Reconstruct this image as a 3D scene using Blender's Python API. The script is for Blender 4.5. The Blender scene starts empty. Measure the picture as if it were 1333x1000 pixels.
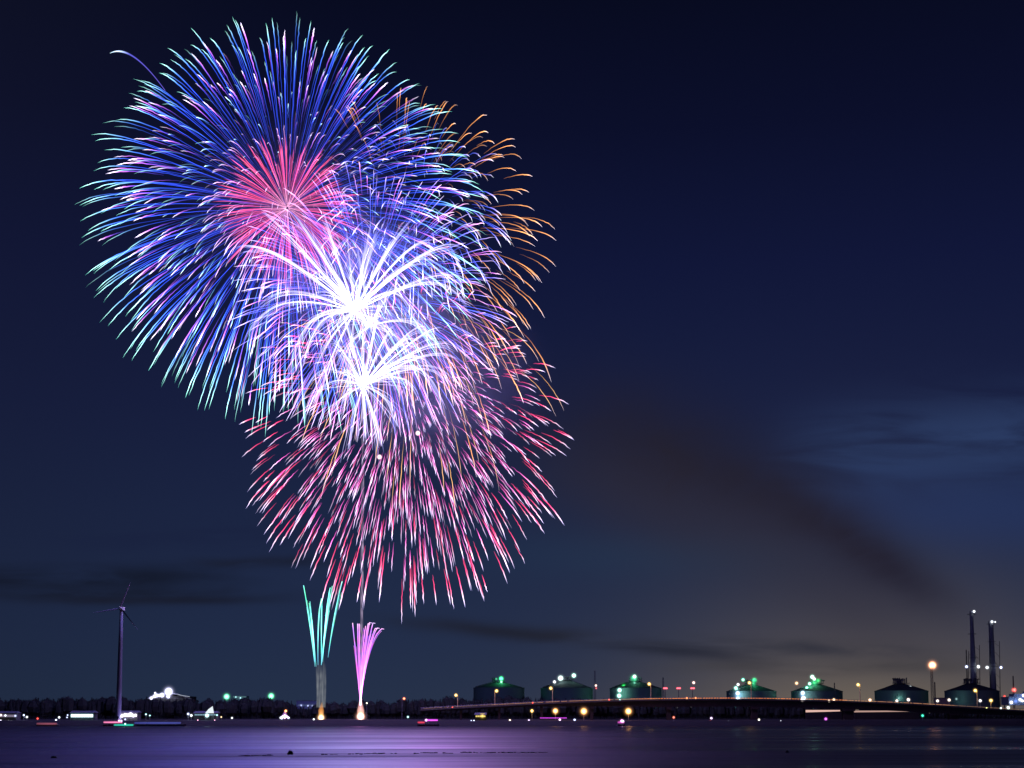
import bpy, math, random
from mathutils import Vector, noise
random.seed(7)
S = bpy.context.scene
COL = S.collection
PI = math.pi

# ------------------------------------------------------------------ camera
W_PX, H_PX = 1333.0, 1000.0
F = 1851.0                      # focal length in photo pixels (50 mm)
PITCH = math.radians(6.0)
HORIZON = 929.0
PY0 = HORIZON - F * math.tan(PITCH)
CAM_H = 8.1
cd = bpy.data.cameras.new("camera")
cam = bpy.data.objects.new("camera", cd); COL.objects.link(cam)
cam.location = (0, 0, CAM_H)
cam.rotation_euler = (PI / 2 + PITCH, 0, 0)
cd.sensor_width = 36.0
cd.lens = 36.0 * F / W_PX
cd.shift_y = (PY0 - H_PX / 2) / W_PX
cd.clip_start = 0.5
cd.clip_end = 60000
S.camera = cam
S.view_settings.view_transform = 'Standard'
S.view_settings.look = 'None'
S.view_settings.exposure = 0
S.view_settings.gamma = 1
S.cycles.transparent_max_bounces = 160
S.cycles.max_bounces = 5
S.cycles.diffuse_bounces = 1
S.cycles.glossy_bounces = 2
S.cycles.volume_bounces = 0
S.cycles.sample_clamp_indirect = 0
S.cycles.use_adaptive_sampling = False
S.cycles.volume_step_rate = 1.0
S.cycles.use_denoising = True

def P(px, py, Y):
    """point of the place at distance Y seen at photo pixel (px, py)"""
    dx = px - W_PX / 2; dy = PY0 - py
    v = Vector((dx, F * math.cos(PITCH) - dy * math.sin(PITCH), F * math.sin(PITCH) + dy * math.cos(PITCH)))
    v *= Y / v.y
    return Vector((v.x, Y, v.z + CAM_H))
def PXM(Y): return Y / F       # metres per photo pixel at distance Y

# ------------------------------------------------------------------ node helpers
class NT:
    def __init__(s, tree): s.t = tree
    def n(s, typ, **kw):
        a = s.t.nodes.new(typ)
        for k, v in kw.items(): setattr(a, k, v)
        return a
    def l(s, a, b): s.t.links.new(a, b)
    def m(s, op, *args, clamp=False):
        a = s.n('ShaderNodeMath', operation=op); a.use_clamp = clamp
        for i, v in enumerate(args):
            if isinstance(v, (int, float)): a.inputs[i].default_value = v
            else: s.l(v, a.inputs[i])
        return a.outputs[0]
    def mix(s, f, a, b):
        x = s.n('ShaderNodeMix', data_type='RGBA')
        for i, v in ((0, f), (6, a), (7, b)):
            if isinstance(v, (int, float)): x.inputs[i].default_value = v
            elif isinstance(v, tuple): x.inputs[i].default_value = v + (1,)
            else: s.l(v, x.inputs[i])
        return x.outputs[2]
    def gauss(s, x, x0, w):
        d = s.m('DIVIDE', s.m('SUBTRACT', x, x0), w)
        return s.m('EXPONENT', s.m('MULTIPLY', s.m('MULTIPLY', d, d), -1.0))
    def step(s, x, a, b):
        r = s.n('ShaderNodeMapRange', interpolation_type='SMOOTHSTEP')
        s.l(x, r.inputs[0]); r.inputs[1].default_value = a; r.inputs[2].default_value = b
        return r.outputs[0]

def lin(r, g, b):
    f = lambda c: (c / 255 / 12.92) if c / 255 <= .04045 else ((c / 255 + .055) / 1.055) ** 2.4
    return (f(r), f(g), f(b))

# ------------------------------------------------------------------ world: night sky
wd = bpy.data.worlds.new("World"); S.world = wd; wd.use_nodes = True
w = NT(wd.node_tree); wd.node_tree.nodes.clear()
tc = w.n('ShaderNodeTexCoord')
sep = w.n('ShaderNodeSeparateXYZ'); w.l(tc.outputs['Generated'], sep.inputs[0])
dx, dy, dz = sep.outputs
dyc = w.m('MAXIMUM', dy, 0.06)
az = w.m('DIVIDE', dx, dyc)             # tangent of bearing, right positive
el = w.m('DIVIDE', dz, dyc)
hor = w.m('SQRT', w.m('ADD', w.m('MULTIPLY', dx, dx), w.m('MULTIPLY', dy, dy)))
elv = w.m('ARCTAN2', w.m('ABSOLUTE', dz), hor)
ramp = w.n('ShaderNodeValToRGB'); w.l(w.m('DIVIDE', elv, 0.5), ramp.inputs[0])
cr = ramp.color_ramp
stops = [(0.0, (34, 48, 72)), (0.10, (31, 44, 72)), (0.25, (27, 38, 68)), (0.42, (22, 30, 63)), (0.62, (16, 22, 56)),
         (0.80, (11, 15, 42)), (1.0, (7, 10, 29))]
cr.elements[0].position = 0; cr.elements[0].color = lin(*stops[0][1]) + (1,)
cr.elements[1].position = 1; cr.elements[1].color = lin(*stops[-1][1]) + (1,)
for p_, c_ in stops[1:-1]:
    e = cr.elements.new(p_); e.color = lin(*c_) + (1,)
sky = ramp.outputs[0]
def skynoise(sx, sy, det=3, seed=0.0, dist=0.0):
    cb = w.n('ShaderNodeCombineXYZ'); w.l(w.m('MULTIPLY', az, sx), cb.inputs[0]); w.l(w.m('MULTIPLY', el, sy), cb.inputs[1])
    cb.inputs[2].default_value = seed
    nn = w.n('ShaderNodeTexNoise'); w.l(cb.outputs[0], nn.inputs['Vector'])
    nn.inputs['Scale'].default_value = 1; nn.inputs['Detail'].default_value = det; nn.inputs['Distortion'].default_value = dist
    return nn.outputs[0]
def AZ(px): return (px - W_PX / 2) / F
def EL(py): return (HORIZON - py) / F
# darker towards the left of the view
leftd = w.step(az, AZ(500), AZ(-200))
sky = w.mix(w.m('MULTIPLY', leftd, 0.35), sky, lin(22, 24, 40))
# town glow low on the right
glow = w.m('MULTIPLY', w.gauss(az, AZ(1140), 0.14), w.m('EXPONENT', w.m('MULTIPLY', w.m('ABSOLUTE', el), -1 / 0.046)))
sky = w.mix(w.m('MULTIPLY', glow, 0.98), sky, lin(128, 114, 94))
glow2 = w.m('MULTIPLY', w.gauss(az, AZ(1000), 0.36), w.m('EXPONENT', w.m('MULTIPLY', w.m('ABSOLUTE', el), -1 / 0.10)))
sky = w.mix(w.m('MULTIPLY', glow2, 0.24), sky, lin(58, 60, 78))
# pale blue cloud bank at right
cb1 = w.m('MULTIPLY', w.step(az, AZ(960), AZ(1150)), w.gauss(w.m('SUBTRACT', el, w.m('MULTIPLY', w.m('SUBTRACT', az, AZ(1000)), 0.10)), EL(600), 0.030))
cb1 = w.m('MULTIPLY', cb1, w.step(skynoise(6, 34, 7, 3.1, 1.0), .36, .64))
sky = w.mix(w.m('MULTIPLY', cb1, 0.75), sky, lin(46, 64, 104))
cb2 = w.m('MULTIPLY', w.step(az, AZ(950), AZ(1250)), w.gauss(el, EL(665), 0.030))
sky = w.mix(w.m('MULTIPLY', cb2, 0.55), sky, lin(37, 54, 98))
# bluish-green thin cloud mid right
cb3 = w.m('MULTIPLY', w.gauss(az, AZ(860), 0.14), w.gauss(el, EL(722), 0.018))
sky = w.mix(w.m('MULTIPLY', cb3, 0.4), sky, lin(36, 56, 82))
# smoke bank drifting across the sky to lower right, lit brown by the town
t_az = w.m('SUBTRACT', az, AZ(780)); t_el = w.m('SUBTRACT', el, EL(560))
ang = math.atan2(-(790 - 560), (1260 - 780))
along = w.m('ADD', w.m('MULTIPLY', t_az, math.cos(ang)), w.m('MULTIPLY', t_el, math.sin(ang)))
perp = w.m('ADD', w.m('MULTIPLY', t_az, -math.sin(ang)), w.m('MULTIPLY', t_el, math.cos(ang)))
bow = w.m('MULTIPLY', w.m('SINE', w.m('MULTIPLY', w.m('DIVIDE', along, 0.29), PI)), 0.010)
perp = w.m('ADD', w.m('SUBTRACT', perp, bow), w.m('MULTIPLY', w.m('SUBTRACT', skynoise(9, 9, 3, 8.2), .5), .025))
wid = w.m('ADD', w.m('MULTIPLY', w.step(along, 0.32, -0.05), 0.030), 0.016)
pg = w.m('DIVIDE', perp, wid); pg = w.m('EXPONENT', w.m('MULTIPLY', w.m('MULTIPLY', pg, pg), -1.0))
plume = w.m('MULTIPLY', pg, w.m('MULTIPLY', w.step(along, -0.09, 0.05), w.step(along, 0.31, 0.22)))
plume = w.m('MULTIPLY', plume, w.m('ADD', .66, w.m('MULTIPLY', skynoise(16, 30, 6, 1.7, 1.2), .6)))
sky = w.mix(w.m('MULTIPLY', plume, 0.95, clamp=True), sky, lin(33, 31, 46))
under = w.m('SUBTRACT', perp, -0.035); under = w.m('DIVIDE', under, 0.036)
under = w.m('EXPONENT', w.m('MULTIPLY', w.m('MULTIPLY', under, under), -1.0))
under = w.m('MULTIPLY', under, w.m('MULTIPLY', w.step(along, -0.09, 0.06), w.step(along, 0.34, 0.2)))
sky = w.mix(w.m('MULTIPLY', under, 0.5), sky, lin(48, 46, 60))
# thin dark cloud streaks
def streak(py, px0, px1, thick, dark, amt, slope=0.0, seed=0.):
    global sky
    e0 = w.m('ADD', w.m('MULTIPLY', w.m('SUBTRACT', az, AZ(px0)), slope), EL(py))
    e0 = w.m('ADD', e0, w.m('MULTIPLY', w.m('SUBTRACT', skynoise(8, 0, 3, seed), .5), .016))
    d = w.m('DIVIDE', w.m('SUBTRACT', el, e0), thick)
    g = w.m('EXPONENT', w.m('MULTIPLY', w.m('MULTIPLY', d, d), -1.0))
    soft = (px1 - px0) * .3
    g = w.m('MULTIPLY', g, w.m('MULTIPLY', w.step(az, AZ(px0 - soft), AZ(px0 + soft)), w.step(az, AZ(px1 + soft), AZ(px1 - soft))))
    g = w.m('MULTIPLY', g, w.step(skynoise(10, 60, 4, seed + 5, .5), .25, .62))
    sky = w.mix(w.m('MULTIPLY', g, amt), sky, lin(*dark))
streak(812, 540, 960, .0055, (30, 33, 47), .9, -.10, 1.)
streak(829, 760, 1190, .0060, (44, 46, 58), .85, -.05, 2.)
streak(872, 900, 1240, .0050, (62, 60, 64), .8, 0, 2.6)
streak(752, -200, 260, .0085, (17, 21, 34), .95, 0, 3.)
streak(768, -100, 330, .0060, (20, 24, 38), .8, -.02, 4.)
streak(782, 60, 330, .0030, (24, 28, 44), .8, 0, 4.7)
streak(731, 260, 420, .0040, (24, 28, 44), .7, 0, 5.)
streak(700, 100, 500, .0100, (24, 31, 60), .5, 0, 6.)
# below the horizon and behind the viewer: plain dark
bgn = w.n('ShaderNodeBackground'); w.l(sky, bgn.inputs[0]); bgn.inputs[1].default_value = 1.0
wo = w.n('ShaderNodeOutputWorld'); w.l(bgn.outputs[0], wo.inputs[0])

# ------------------------------------------------------------------ materials
MATS = {}
def mat(name, col, rough=.8, metal=0., nscale=None, namt=.35, bump=0.):
    if name in MATS: return MATS[name]
    m = bpy.data.materials.new(name); m.use_nodes = True
    t = NT(m.node_tree); b = m.node_tree.nodes['Principled BSDF']
    b.inputs['Roughness'].default_value = rough; b.inputs['Metallic'].default_value = metal
    if nscale:
        tcn = t.n('ShaderNodeTexCoord'); nn = t.n('ShaderNodeTexNoise'); t.l(tcn.outputs['Object'], nn.inputs['Vector'])
        nn.inputs['Scale'].default_value = nscale; nn.inputs['Detail'].default_value = 6
        d = tuple(c * (1 - namt) for c in col); h = tuple(min(1, c * (1 + namt)) for c in col)
        t.l(t.mix(nn.outputs[0], d, h), b.inputs['Base Color'])
        if bump:
            bp = t.n('ShaderNodeBump'); bp.inputs['Strength'].default_value = bump; t.l(nn.outputs[0], bp.inputs['Height']); t.l(bp.outputs[0], b.inputs['Normal'])
    else: b.inputs['Base Color'].default_value = col + (1,)
    MATS[name] = m; return m
def emis(name, col, strength):
    if name in MATS: return MATS[name]
    m = bpy.data.materials.new(name); m.use_nodes = True
    t = NT(m.node_tree); m.node_tree.nodes.clear()
    e = t.n('ShaderNodeEmission'); e.inputs[0].default_value = col + (1,); e.inputs[1].default_value = strength
    o = t.n('ShaderNodeOutputMaterial'); t.l(e.outputs[0], o.inputs[0])
    m.cycles.emission_sampling = 'NONE'
    MATS[name] = m; return m
def gas(name, power, strength, col=None):
    """additive glow: light adds to what lies behind, its halo put into the profile"""
    if name in MATS: return MATS[name]
    m = bpy.data.materials.new(name); m.use_nodes = True
    t = NT(m.node_tree); m.node_tree.nodes.clear()
    e = t.n('ShaderNodeEmission')
    if col: e.inputs[0].default_value = col + (1,)
    else:
        a = t.n('ShaderNodeAttribute', attribute_name='glow'); t.l(a.outputs['Color'], e.inputs[0])
    lw = t.n('ShaderNodeLayerWeight'); lw.inputs[0].default_value = .5
    t.l(t.m('MULTIPLY', t.m('POWER', t.m('SUBTRACT', 1.0, lw.outputs['Facing'], clamp=True), power), strength), e.inputs[1])
    tr = t.n('ShaderNodeBsdfTransparent'); ad = t.n('ShaderNodeAddShader')
    t.l(e.outputs[0], ad.inputs[0]); t.l(tr.outputs[0], ad.inputs[1])
    o = t.n('ShaderNodeOutputMaterial'); t.l(ad.outputs[0], o.inputs[0])
    m.cycles.emission_sampling = 'NONE'
    MATS[name] = m; return m

# ------------------------------------------------------------------ mesh helpers
class MB:
    def __init__(s): s.v = []; s.f = []; s.c = []; s.smooth = False
    def box(s, c, d, rz=0):
        x, y, z = c; a, b, h = d[0] / 2, d[1] / 2, d[2] / 2; i = len(s.v)
        cs, sn = math.cos(rz), math.sin(rz)
        for sx, sy, sz in ((-1,-1,-1),(1,-1,-1),(1,1,-1),(-1,1,-1),(-1,-1,1),(1,-1,1),(1,1,1),(-1,1,1)):
            X, Y = sx * a, sy * b
            s.v.append((x + X * cs - Y * sn, y + X * sn + Y * cs, z + sz * h))
        for q in ((0,3,2,1),(4,5,6,7),(0,1,5,4),(1,2,6,5),(2,3,7,6),(3,0,4,7)): s.f.append(tuple(i + k for k in q))
        return s
    def tube(s, pts, rad, n=6, cols=None):
        """tube through points; rad number or list"""
        pts = [Vector(p) for p in pts]; i0 = len(s.v)
        if isinstance(rad, (int, float)): rad = [rad] * len(pts)
        up = None
        for k, p in enumerate(pts):
            d = (pts[min(k + 1, len(pts) - 1)] - pts[max(k - 1, 0)])
            if d.length < 1e-9: d = Vector((0, 0, 1))
            d.normalize()
            if up is None: up = d.orthogonal().normalized()
            up = (up - d * up.dot(d)); up = up.normalized() if up.length > 1e-6 else d.orthogonal().normalized()
            q = d.cross(up)
            for j in range(n):
                a = 2 * PI * j / n
                s.v.append(tuple(p + (up * math.cos(a) + q * math.sin(a)) * rad[k]))
                if cols is not None: s.c.append(cols[k])
        for k in range(len(pts) - 1):
            for j in range(n):
                a = i0 + k * n + j; b = i0 + k * n + (j + 1) % n
                s.f.append((a, b, b + n, a + n))
        if cols is None:
            s.f.append(tuple(i0 + j for j in range(n))[::-1]); e = i0 + (len(pts) - 1) * n
            s.f.append(tuple(e + j for j in range(n)))
        return s
    def lathe(s, c, prof, n=32, cap=True):
        i0 = len(s.v)
        for r, z in prof:
            for j in range(n):
                a = 2 * PI * j / n
                s.v.append((c[0] + r * math.cos(a), c[1] + r * math.sin(a), c[2] + z))
        for k in range(len(prof) - 1):
            for j in range(n):
                a = i0 + k * n + j; b = i0 + k * n + (j + 1) % n
                s.f.append((a, b, b + n, a + n))
        if cap:
            s.f.append(tuple(i0 + j for j in range(n))[::-1]); e = i0 + (len(prof) - 1) * n
            s.f.append(tuple(e + j for j in range(n)))
        return s
    def ball(s, c, r, n=12, m=8, sz=1.0):
        prof = [(max(1e-3, r * math.sin(PI * k / m)), -r * math.cos(PI * k / m) * sz) for k in range(m + 1)]
        return s.lathe(c, prof, n, cap=False)
    def poly(s, vs, fs):
        i = len(s.v); s.v += [tuple(v) for v in vs]; s.f += [tuple(i + k for k in f) for f in fs]; return s
def thing(name, label, cat, loc=(0, 0, 0), group=None):
    o = bpy.data.objects.new(name, None); COL.objects.link(o); o.location = loc; o['_o'] = tuple(loc)
    o['label'] = label; o['category'] = cat
    if group: o['group'] = group
    return o
def tag(o, label, cat, group=None):
    o['label'] = label; o['category'] = cat
    if group: o['group'] = group
    return o
def _build(s, name, m, parent=None, smooth=False):
    me = bpy.data.meshes.new(name)
    o_ = Vector(parent['_o']) if parent else Vector((0, 0, 0))
    me.from_pydata([(v[0] - o_[0], v[1] - o_[1], v[2] - o_[2]) for v in s.v], [], s.f)
    if s.c and len(s.c) == len(s.v):
        at = me.color_attributes.new('glow', 'FLOAT_COLOR', 'POINT'); buf = []
        for c in s.c: buf += [c[0], c[1], c[2], 1.0]
        at.data.foreach_set('color', buf)
    if smooth: me.polygons.foreach_set('use_smooth', [True] * len(me.polygons))
    me.materials.append(m); me.update()
    o = bpy.data.objects.new(name, me); COL.objects.link(o)
    if parent: o.parent = parent; o['_o'] = tuple(parent['_o'])
    return o
MB.build = _build

# ------------------------------------------------------------------ water
SHORE = 940.0
wm = bpy.data.materials.new('water'); wm.use_nodes = True
t = NT(wm.node_tree); b = wm.node_tree.nodes['Principled BSDF']
b.inputs['Base Color'].default_value = (.006, .008, .016, 1)
b.inputs['IOR'].default_value = 1.33
tcw = t.n('ShaderNodeTexCoord')
def wnoise(sx, sy, det, off=0, dist=0):
    mp = t.n('ShaderNodeMapping'); mp.inputs['Scale'].default_value = (sx, sy, 1); mp.inputs['Location'].default_value = (off, off * .7, off)
    t.l(tcw.outputs['Object'], mp.inputs[0]); nn = t.n('ShaderNodeTexNoise'); t.l(mp.outputs[0], nn.inputs['Vector'])
    nn.inputs['Scale'].default_value = 1; nn.inputs['Detail'].default_value = det; nn.inputs['Distortion'].default_value = dist
    return nn.outputs[0]
band = wnoise(.0014, .011, 3, 11, .3)
fine = wnoise(.007, .055, 5, 3, .5)
rr = t.m('ADD', t.m('ADD', .42, t.m('MULTIPLY', t.step(band, .35, .68), .20)), t.m('ADD', t.m('MULTIPLY', t.m('SUBTRACT', fine, .5), .45), t.m('MULTIPLY', t.m('SUBTRACT', wnoise(.016, .12, 4, 21, .6), .5), .40)), clamp=True)
sx_ = t.n('ShaderNodeSeparateXYZ'); t.l(tcw.outputs['Object'], sx_.inputs[0])
rr = t.m('SUBTRACT', rr, t.m('MULTIPLY', t.step(sx_.outputs[0], 0, 90), .16), clamp=True)
t.l(rr, b.inputs['Roughness'])
bp = t.n('ShaderNodeBump'); bp.inputs['Strength'].default_value = .22; bp.inputs['Distance'].default_value = .6
t.l(t.m('ADD', wnoise(.06, .35, 4, 5, .3), t.m('MULTIPLY', wnoise(.25, 1.2, 3, 9, .2), .3)), bp.inputs['Height']); t.l(bp.outputs[0], b.inputs['Normal'])
mb = MB(); mb.poly([(-6000, -400, 0), (6000, -400, 0), (6000, SHORE + 30, 0), (-6000, SHORE + 30, 0)], [(0, 1, 2, 3)])
o = mb.build('water', wm); o['kind'] = 'structure'

# ------------------------------------------------------------------ ground of the far shore
gm = mat('ground', (.010, .010, .010), .95, nscale=.15, namt=.5, bump=.3)
GZ = 3.6
mb = MB()
xs = [-9000, -3000] + [-900 + 18 * i for i in range(101)] + [3000, 9000]
prof = [(SHORE, -1.0), (SHORE + 3, .7), (SHORE + 9, 1.6), (SHORE + 14, 3.2), (SHORE + 40, GZ), (SHORE + 300, GZ), (SHORE + 1500, 5), (9000, 6), (30000, 5)]
for x in xs:
    for k, (y, z) in enumerate(prof):
        dz_ = (noise.noise(Vector((x * .02, k * 3.1, 0))) * .5) if 0 < k < 5 else 0
        dy_ = noise.noise(Vector((x * .013, 7.7, 0))) * 2.0 if k < 3 else 0
        mb.v.append((x, y + dy_, z + dz_))
n = len(prof)
for i in range(len(xs) - 1):
    for k in range(n - 1): mb.f.append((i * n + k, (i + 1) * n + k, (i + 1) * n + k + 1, i * n + k + 1))
o = mb.build('ground', gm, smooth=True); o['kind'] = 'structure'
# foreground bank is behind the viewer, only water in view

# ------------------------------------------------------------------ glow balls for lamps
HALO = {}
def halo_mat(col, s=3.0):
    key = 'lamp_light_%02d%02d%02d_%d' % (int(col[0] * 99), int(col[1] * 99), int(col[2] * 99), int(s * 10))
    if key in MATS: return MATS[key]
    m = gas(key, 60.0, s * 2.2, col); t = NT(m.node_tree)
    e = [n_ for n_ in m.node_tree.nodes if n_.type == 'EMISSION'][0]; lw = [n_ for n_ in m.node_tree.nodes if n_.type == 'LAYER_WEIGHT'][0]
    c_ = t.m('SUBTRACT', 1.0, lw.outputs['Facing'], clamp=True)
    t.l(t.m('ADD', t.m('MULTIPLY', t.m('POWER', c_, 34.0), s * 1.5), t.m('MULTIPLY', t.m('POWER', c_, 9.0), s * .05)), e.inputs[1])
    return m
def lamp_light(pos, rpx, col, parent, s=3.0, power=0, name='lamp_glow'):
    """a lit lamp: hot bulb with a halo glow put round it in place of lens bloom"""
    Y = pos[1]; r = rpx * PXM(Y) * 1.55
    power *= .22
    MB().ball(pos, r, 20, 14).build(name, halo_mat(col, s), parent, smooth=True)
    if power:
        ld = bpy.data.lights.new('lamp_light', 'POINT'); ld.energy = power; ld.color = col; ld.shadow_soft_size = .3
        lo = bpy.data.objects.new('lamp_light', ld); COL.objects.link(lo)
        o_ = parent['_o']; lo.location = (pos[0] - o_[0], pos[1] - o_[1] - r * .4, pos[2] - o_[2]); lo.parent = parent
ORANGE = (1.0, .46, .14); WARM = (1.0, .72, .40); WHITE = (.85, .92, 1.0); BLUEW = (.55, .62, 1.0); GREENW = (.25, 1.0, .60)
CYANW = (.45, .9, .95); RED = (1.0, .08, .06); PINK = (1.0, .25, .85); MAG = (.85, .15, 1.0); GREEN = (.06, .9, .30); AMBER = (1., .62, .16)
steel = mat('galvanised_steel', (.35, .36, .38), .5, .3, nscale=3)
darksteel = mat('dark_steel', (.09, .095, .11), .6, .3, nscale=2)
paint_white = mat('white_paint', (.6, .6, .62), .6, nscale=.5, namt=.15)
concrete = mat('concrete', (.22, .21, .20), .9, nscale=.4, namt=.25, bump=.2)
darkwall = mat('dark_wall', (.07, .07, .075), .9, nscale=.5)
roofm = mat('roof_sheet', (.10, .11, .13), .7, nscale=.7)

# ------------------------------------------------------------------ firework trails
def lerp(a, b, t): return tuple(a[i] + (b[i] - a[i]) * t for i in range(3))
def grad(stops, t):
    for (t0, c0), (t1, c1) in zip(stops, stops[1:]):
        if t <= t1: return lerp(c0, c1, max(0, (t - t0) / max(1e-6, t1 - t0)))
    return stops[-1][1]
def sphere_dirs(n, jit=.5):
    out = []
    g = PI * (3 - math.sqrt(5)); off = random.random() * 6
    for i in range(n):
        z = 1 - 2 * (i + .5) / n; r = math.sqrt(1 - z * z); a = g * i + off
        s_ = jit * 2 / math.sqrt(n)
        out.append(Vector((r * math.cos(a) + random.gauss(0, s_), r * math.sin(a) + random.gauss(0, s_), z + random.gauss(0, s_))).normalized())
    return out
def path(c, d, R, G, k, t0, t1, n, wind=0.0, Gp=2.0):
    pts = []
    e1 = 1 - math.exp(-k)
    for i in range(n):
        t_ = t0 + (t1 - t0) * i / (n - 1)
        s_ = (1 - math.exp(-k * t_)) / e1
        p = c + d * (R * s_); p = p + Vector((wind * t_ * t_, 0, -G * t_ ** Gp)); pts.append(p)
    return pts
def tapered(n, r, thin=.35, head=0.0):
    out = []
    for i in range(n):
        u = i / (n - 1); x = r * (thin + (1 - thin) * min(1, u / .62) ** 1.5)
        if u > 1 - .25: x = r * (.12 + .88 * (1 - u) / .25)
        if head and u > .82: x *= 1 + head * math.exp(-((u - .93) / .04) ** 2)
        out.append(max(.03, x))
    return out
trail_mat = gas('firework_glow', 3.0, 1.0)
palm_mat = gas('firework_white_glow', 2.2, 1.0)
def burst(label, centre, fams, name='firework_burst', group='firework bursts in the night sky', cat='firework', light=None):
    """fams: (part name, list of (pts, radii, cols), material)"""
    root = thing(name, label, cat, centre, group)
    for pn, trails, m_ in fams:
        trails = sorted(trails, key=lambda q: -sum((q[0][i + 1] - q[0][i]).length for i in range(0, len(q[0]) - 1)))
        for q in trails[:98]:
            MB().tube(q[0], q[1], 6, q[2]).build(pn, m_, root, smooth=True)
        rest = trails[98:]
        if rest:
            mb_ = MB()
            for q in rest: mb_.tube(q[0], q[1], 6, q[2])
            o_ = mb_.build(pn + '_mass', m_, root, smooth=True); o_['kind'] = 'stuff'
    if light:
        ld = bpy.data.lights.new('burst_light', 'POINT'); ld.energy = light[0]; ld.color = light[1]; ld.shadow_soft_size = 3
        lo = bpy.data.objects.new('burst_light', ld); COL.objects.link(lo); lo.parent = root
    return root
def mk(c, n, R, G, k, tr, r, stops, npt=14, Rj=.05, wind=0.0, gain=1.0, head=0., jit=.5, keep=None, t0j=.08, t1j=.04, gj=.3, Gp=2.0, drop=0., thin=.4, Rr=None, flick=.13):
    out = []
    for d in sphere_dirs(n, jit):
        if random.random() < drop: continue
        if keep and not keep(d): continue
        RR = R * (random.uniform(*Rr) if Rr else 1 + max(-2.5, min(1.0, random.gauss(0, 1))) * Rj); t0 = max(.01, tr[0] + random.gauss(0, t0j)); t1 = tr[1] + random.gauss(0, t1j)
        if t1 < t0 + .15: t1 = t0 + .15
        pts = path(c, d, RR, G * random.uniform(.85, 1.25), k, t0, t1, npt, wind, Gp)
        wv = random.uniform(0, 9); pts = [p + Vector((noise.noise(Vector((i * .7, wv, 0))), 0, noise.noise(Vector((i * .7, wv, 5))))) * .45 for i, p in enumerate(pts)]
        g_ = gain * max(.25, 1 + random.gauss(0, gj))
        fl = [max(.2, 1 + random.gauss(0, flick)) for i in range(npt)]
        cols = [tuple(x * g_ * fl[i] for x in grad(stops, i / (npt - 1))) for i in range(npt)]
        out.append((pts, tapered(npt, r * random.uniform(.7, 1.25), thin, head=head), cols))
    return out
D = 1000.0; u = PXM(D)
BLUE = (.03, .07, .95); CYAN = (.15, .85, .95); VIO = (.35, .12, .95)
# --- the great blue shell, upper left
cA = P(374, 271, D)
A_outer = mk(cA, 460, 266 * u, 31 * u, 1.9, (.14, 1.0), .45, [(0, (.02, .02, .22)), (.2, (.02, .05, .6)), (.5, (.03, .08, .85)), (.66, (.08, .25, 1.0)), (.78, (.35, .85, 1.3)), (.88, (.8, 1.7, 1.6)), (.96, (.35, 1.1, .9)), (1, (.05, .4, .35))], 24, gain=1.0, Rj=.03, gj=.4)
A_vio = mk(cA, 360, 234 * u, 25 * u, 1.8, (.50, .97), .48, [(0, (.02, .01, .15)), (.25, (.10, .06, .6)), (.45, (.35, .10, .95)), (.65, (.85, .25, 1.2)), (.78, (1.4, .9, 1.7)), (.88, (2.2, 2.0, 2.6)), (1, (.25, .2, .5))], 18, Rj=.10, head=.5, gj=.4)
A_mid = mk(cA, 120, 165 * u, 22 * u, 2.0, (.68, 1.0), .45, [(0, (.03, .06, .5)), (.4, (.1, .25, 1.0)), (.7, (.5, 1.0, 1.4)), (.9, (1.4, 1.7, 1.8)), (1, (.2, .3, .4))], 12, Rj=.15)
A_core = mk(cA, 330, 100 * u, 8 * u, 1.5, (.04, .90), .42, [(0, (.6, .25, .4)), (.25, (.75, .05, .18)), (.7, (.72, .08, .18)), (.9, (.5, .05, .13)), (1, (.1, .0, .04))], 10, Rj=.09, gain=.95, gj=.4, thin=.3)
A_curl = mk(cA, 190, 112 * u, 19 * u, 2.4, (.45, 1.0), .36, [(0, (.3, .05, .3)), (.5, (.9, .4, 1.0)), (1, (1.2, 1.0, 1.4))], 12, Rj=.13)
burst('largest firework burst, blue with cyan tips and a crimson core, at upper left', cA,
      [('trail', A_outer, trail_mat), ('violet_trail', A_vio, trail_mat), ('inner_trail', A_mid, trail_mat), ('core_trail', A_core, trail_mat), ('curled_trail', A_curl, trail_mat)], light=None)
# the stray star escaping at upper left
pts = []
for i in range(20):
    q = i / 19; pts.append(P(*[(1 - q) ** 2 * a + 2 * q * (1 - q) * b_ + q * q * c_ for a, b_, c_ in zip((215, 118), (170, 55), (143, 69.5))], D))
cols = [grad([(0, (.15, .1, .7)), (.6, (.1, .1, .6)), (.85, (.9, 1.2, 1.6)), (1, (.6, .9, 1.))], i / 19) for i in range(20)]
tag(MB().tube(pts, tapered(20, .9), 6, cols).build('stray_star', trail_mat, smooth=True), 'single pale curved star straying beyond the blue burst at upper left', 'firework star')
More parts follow.
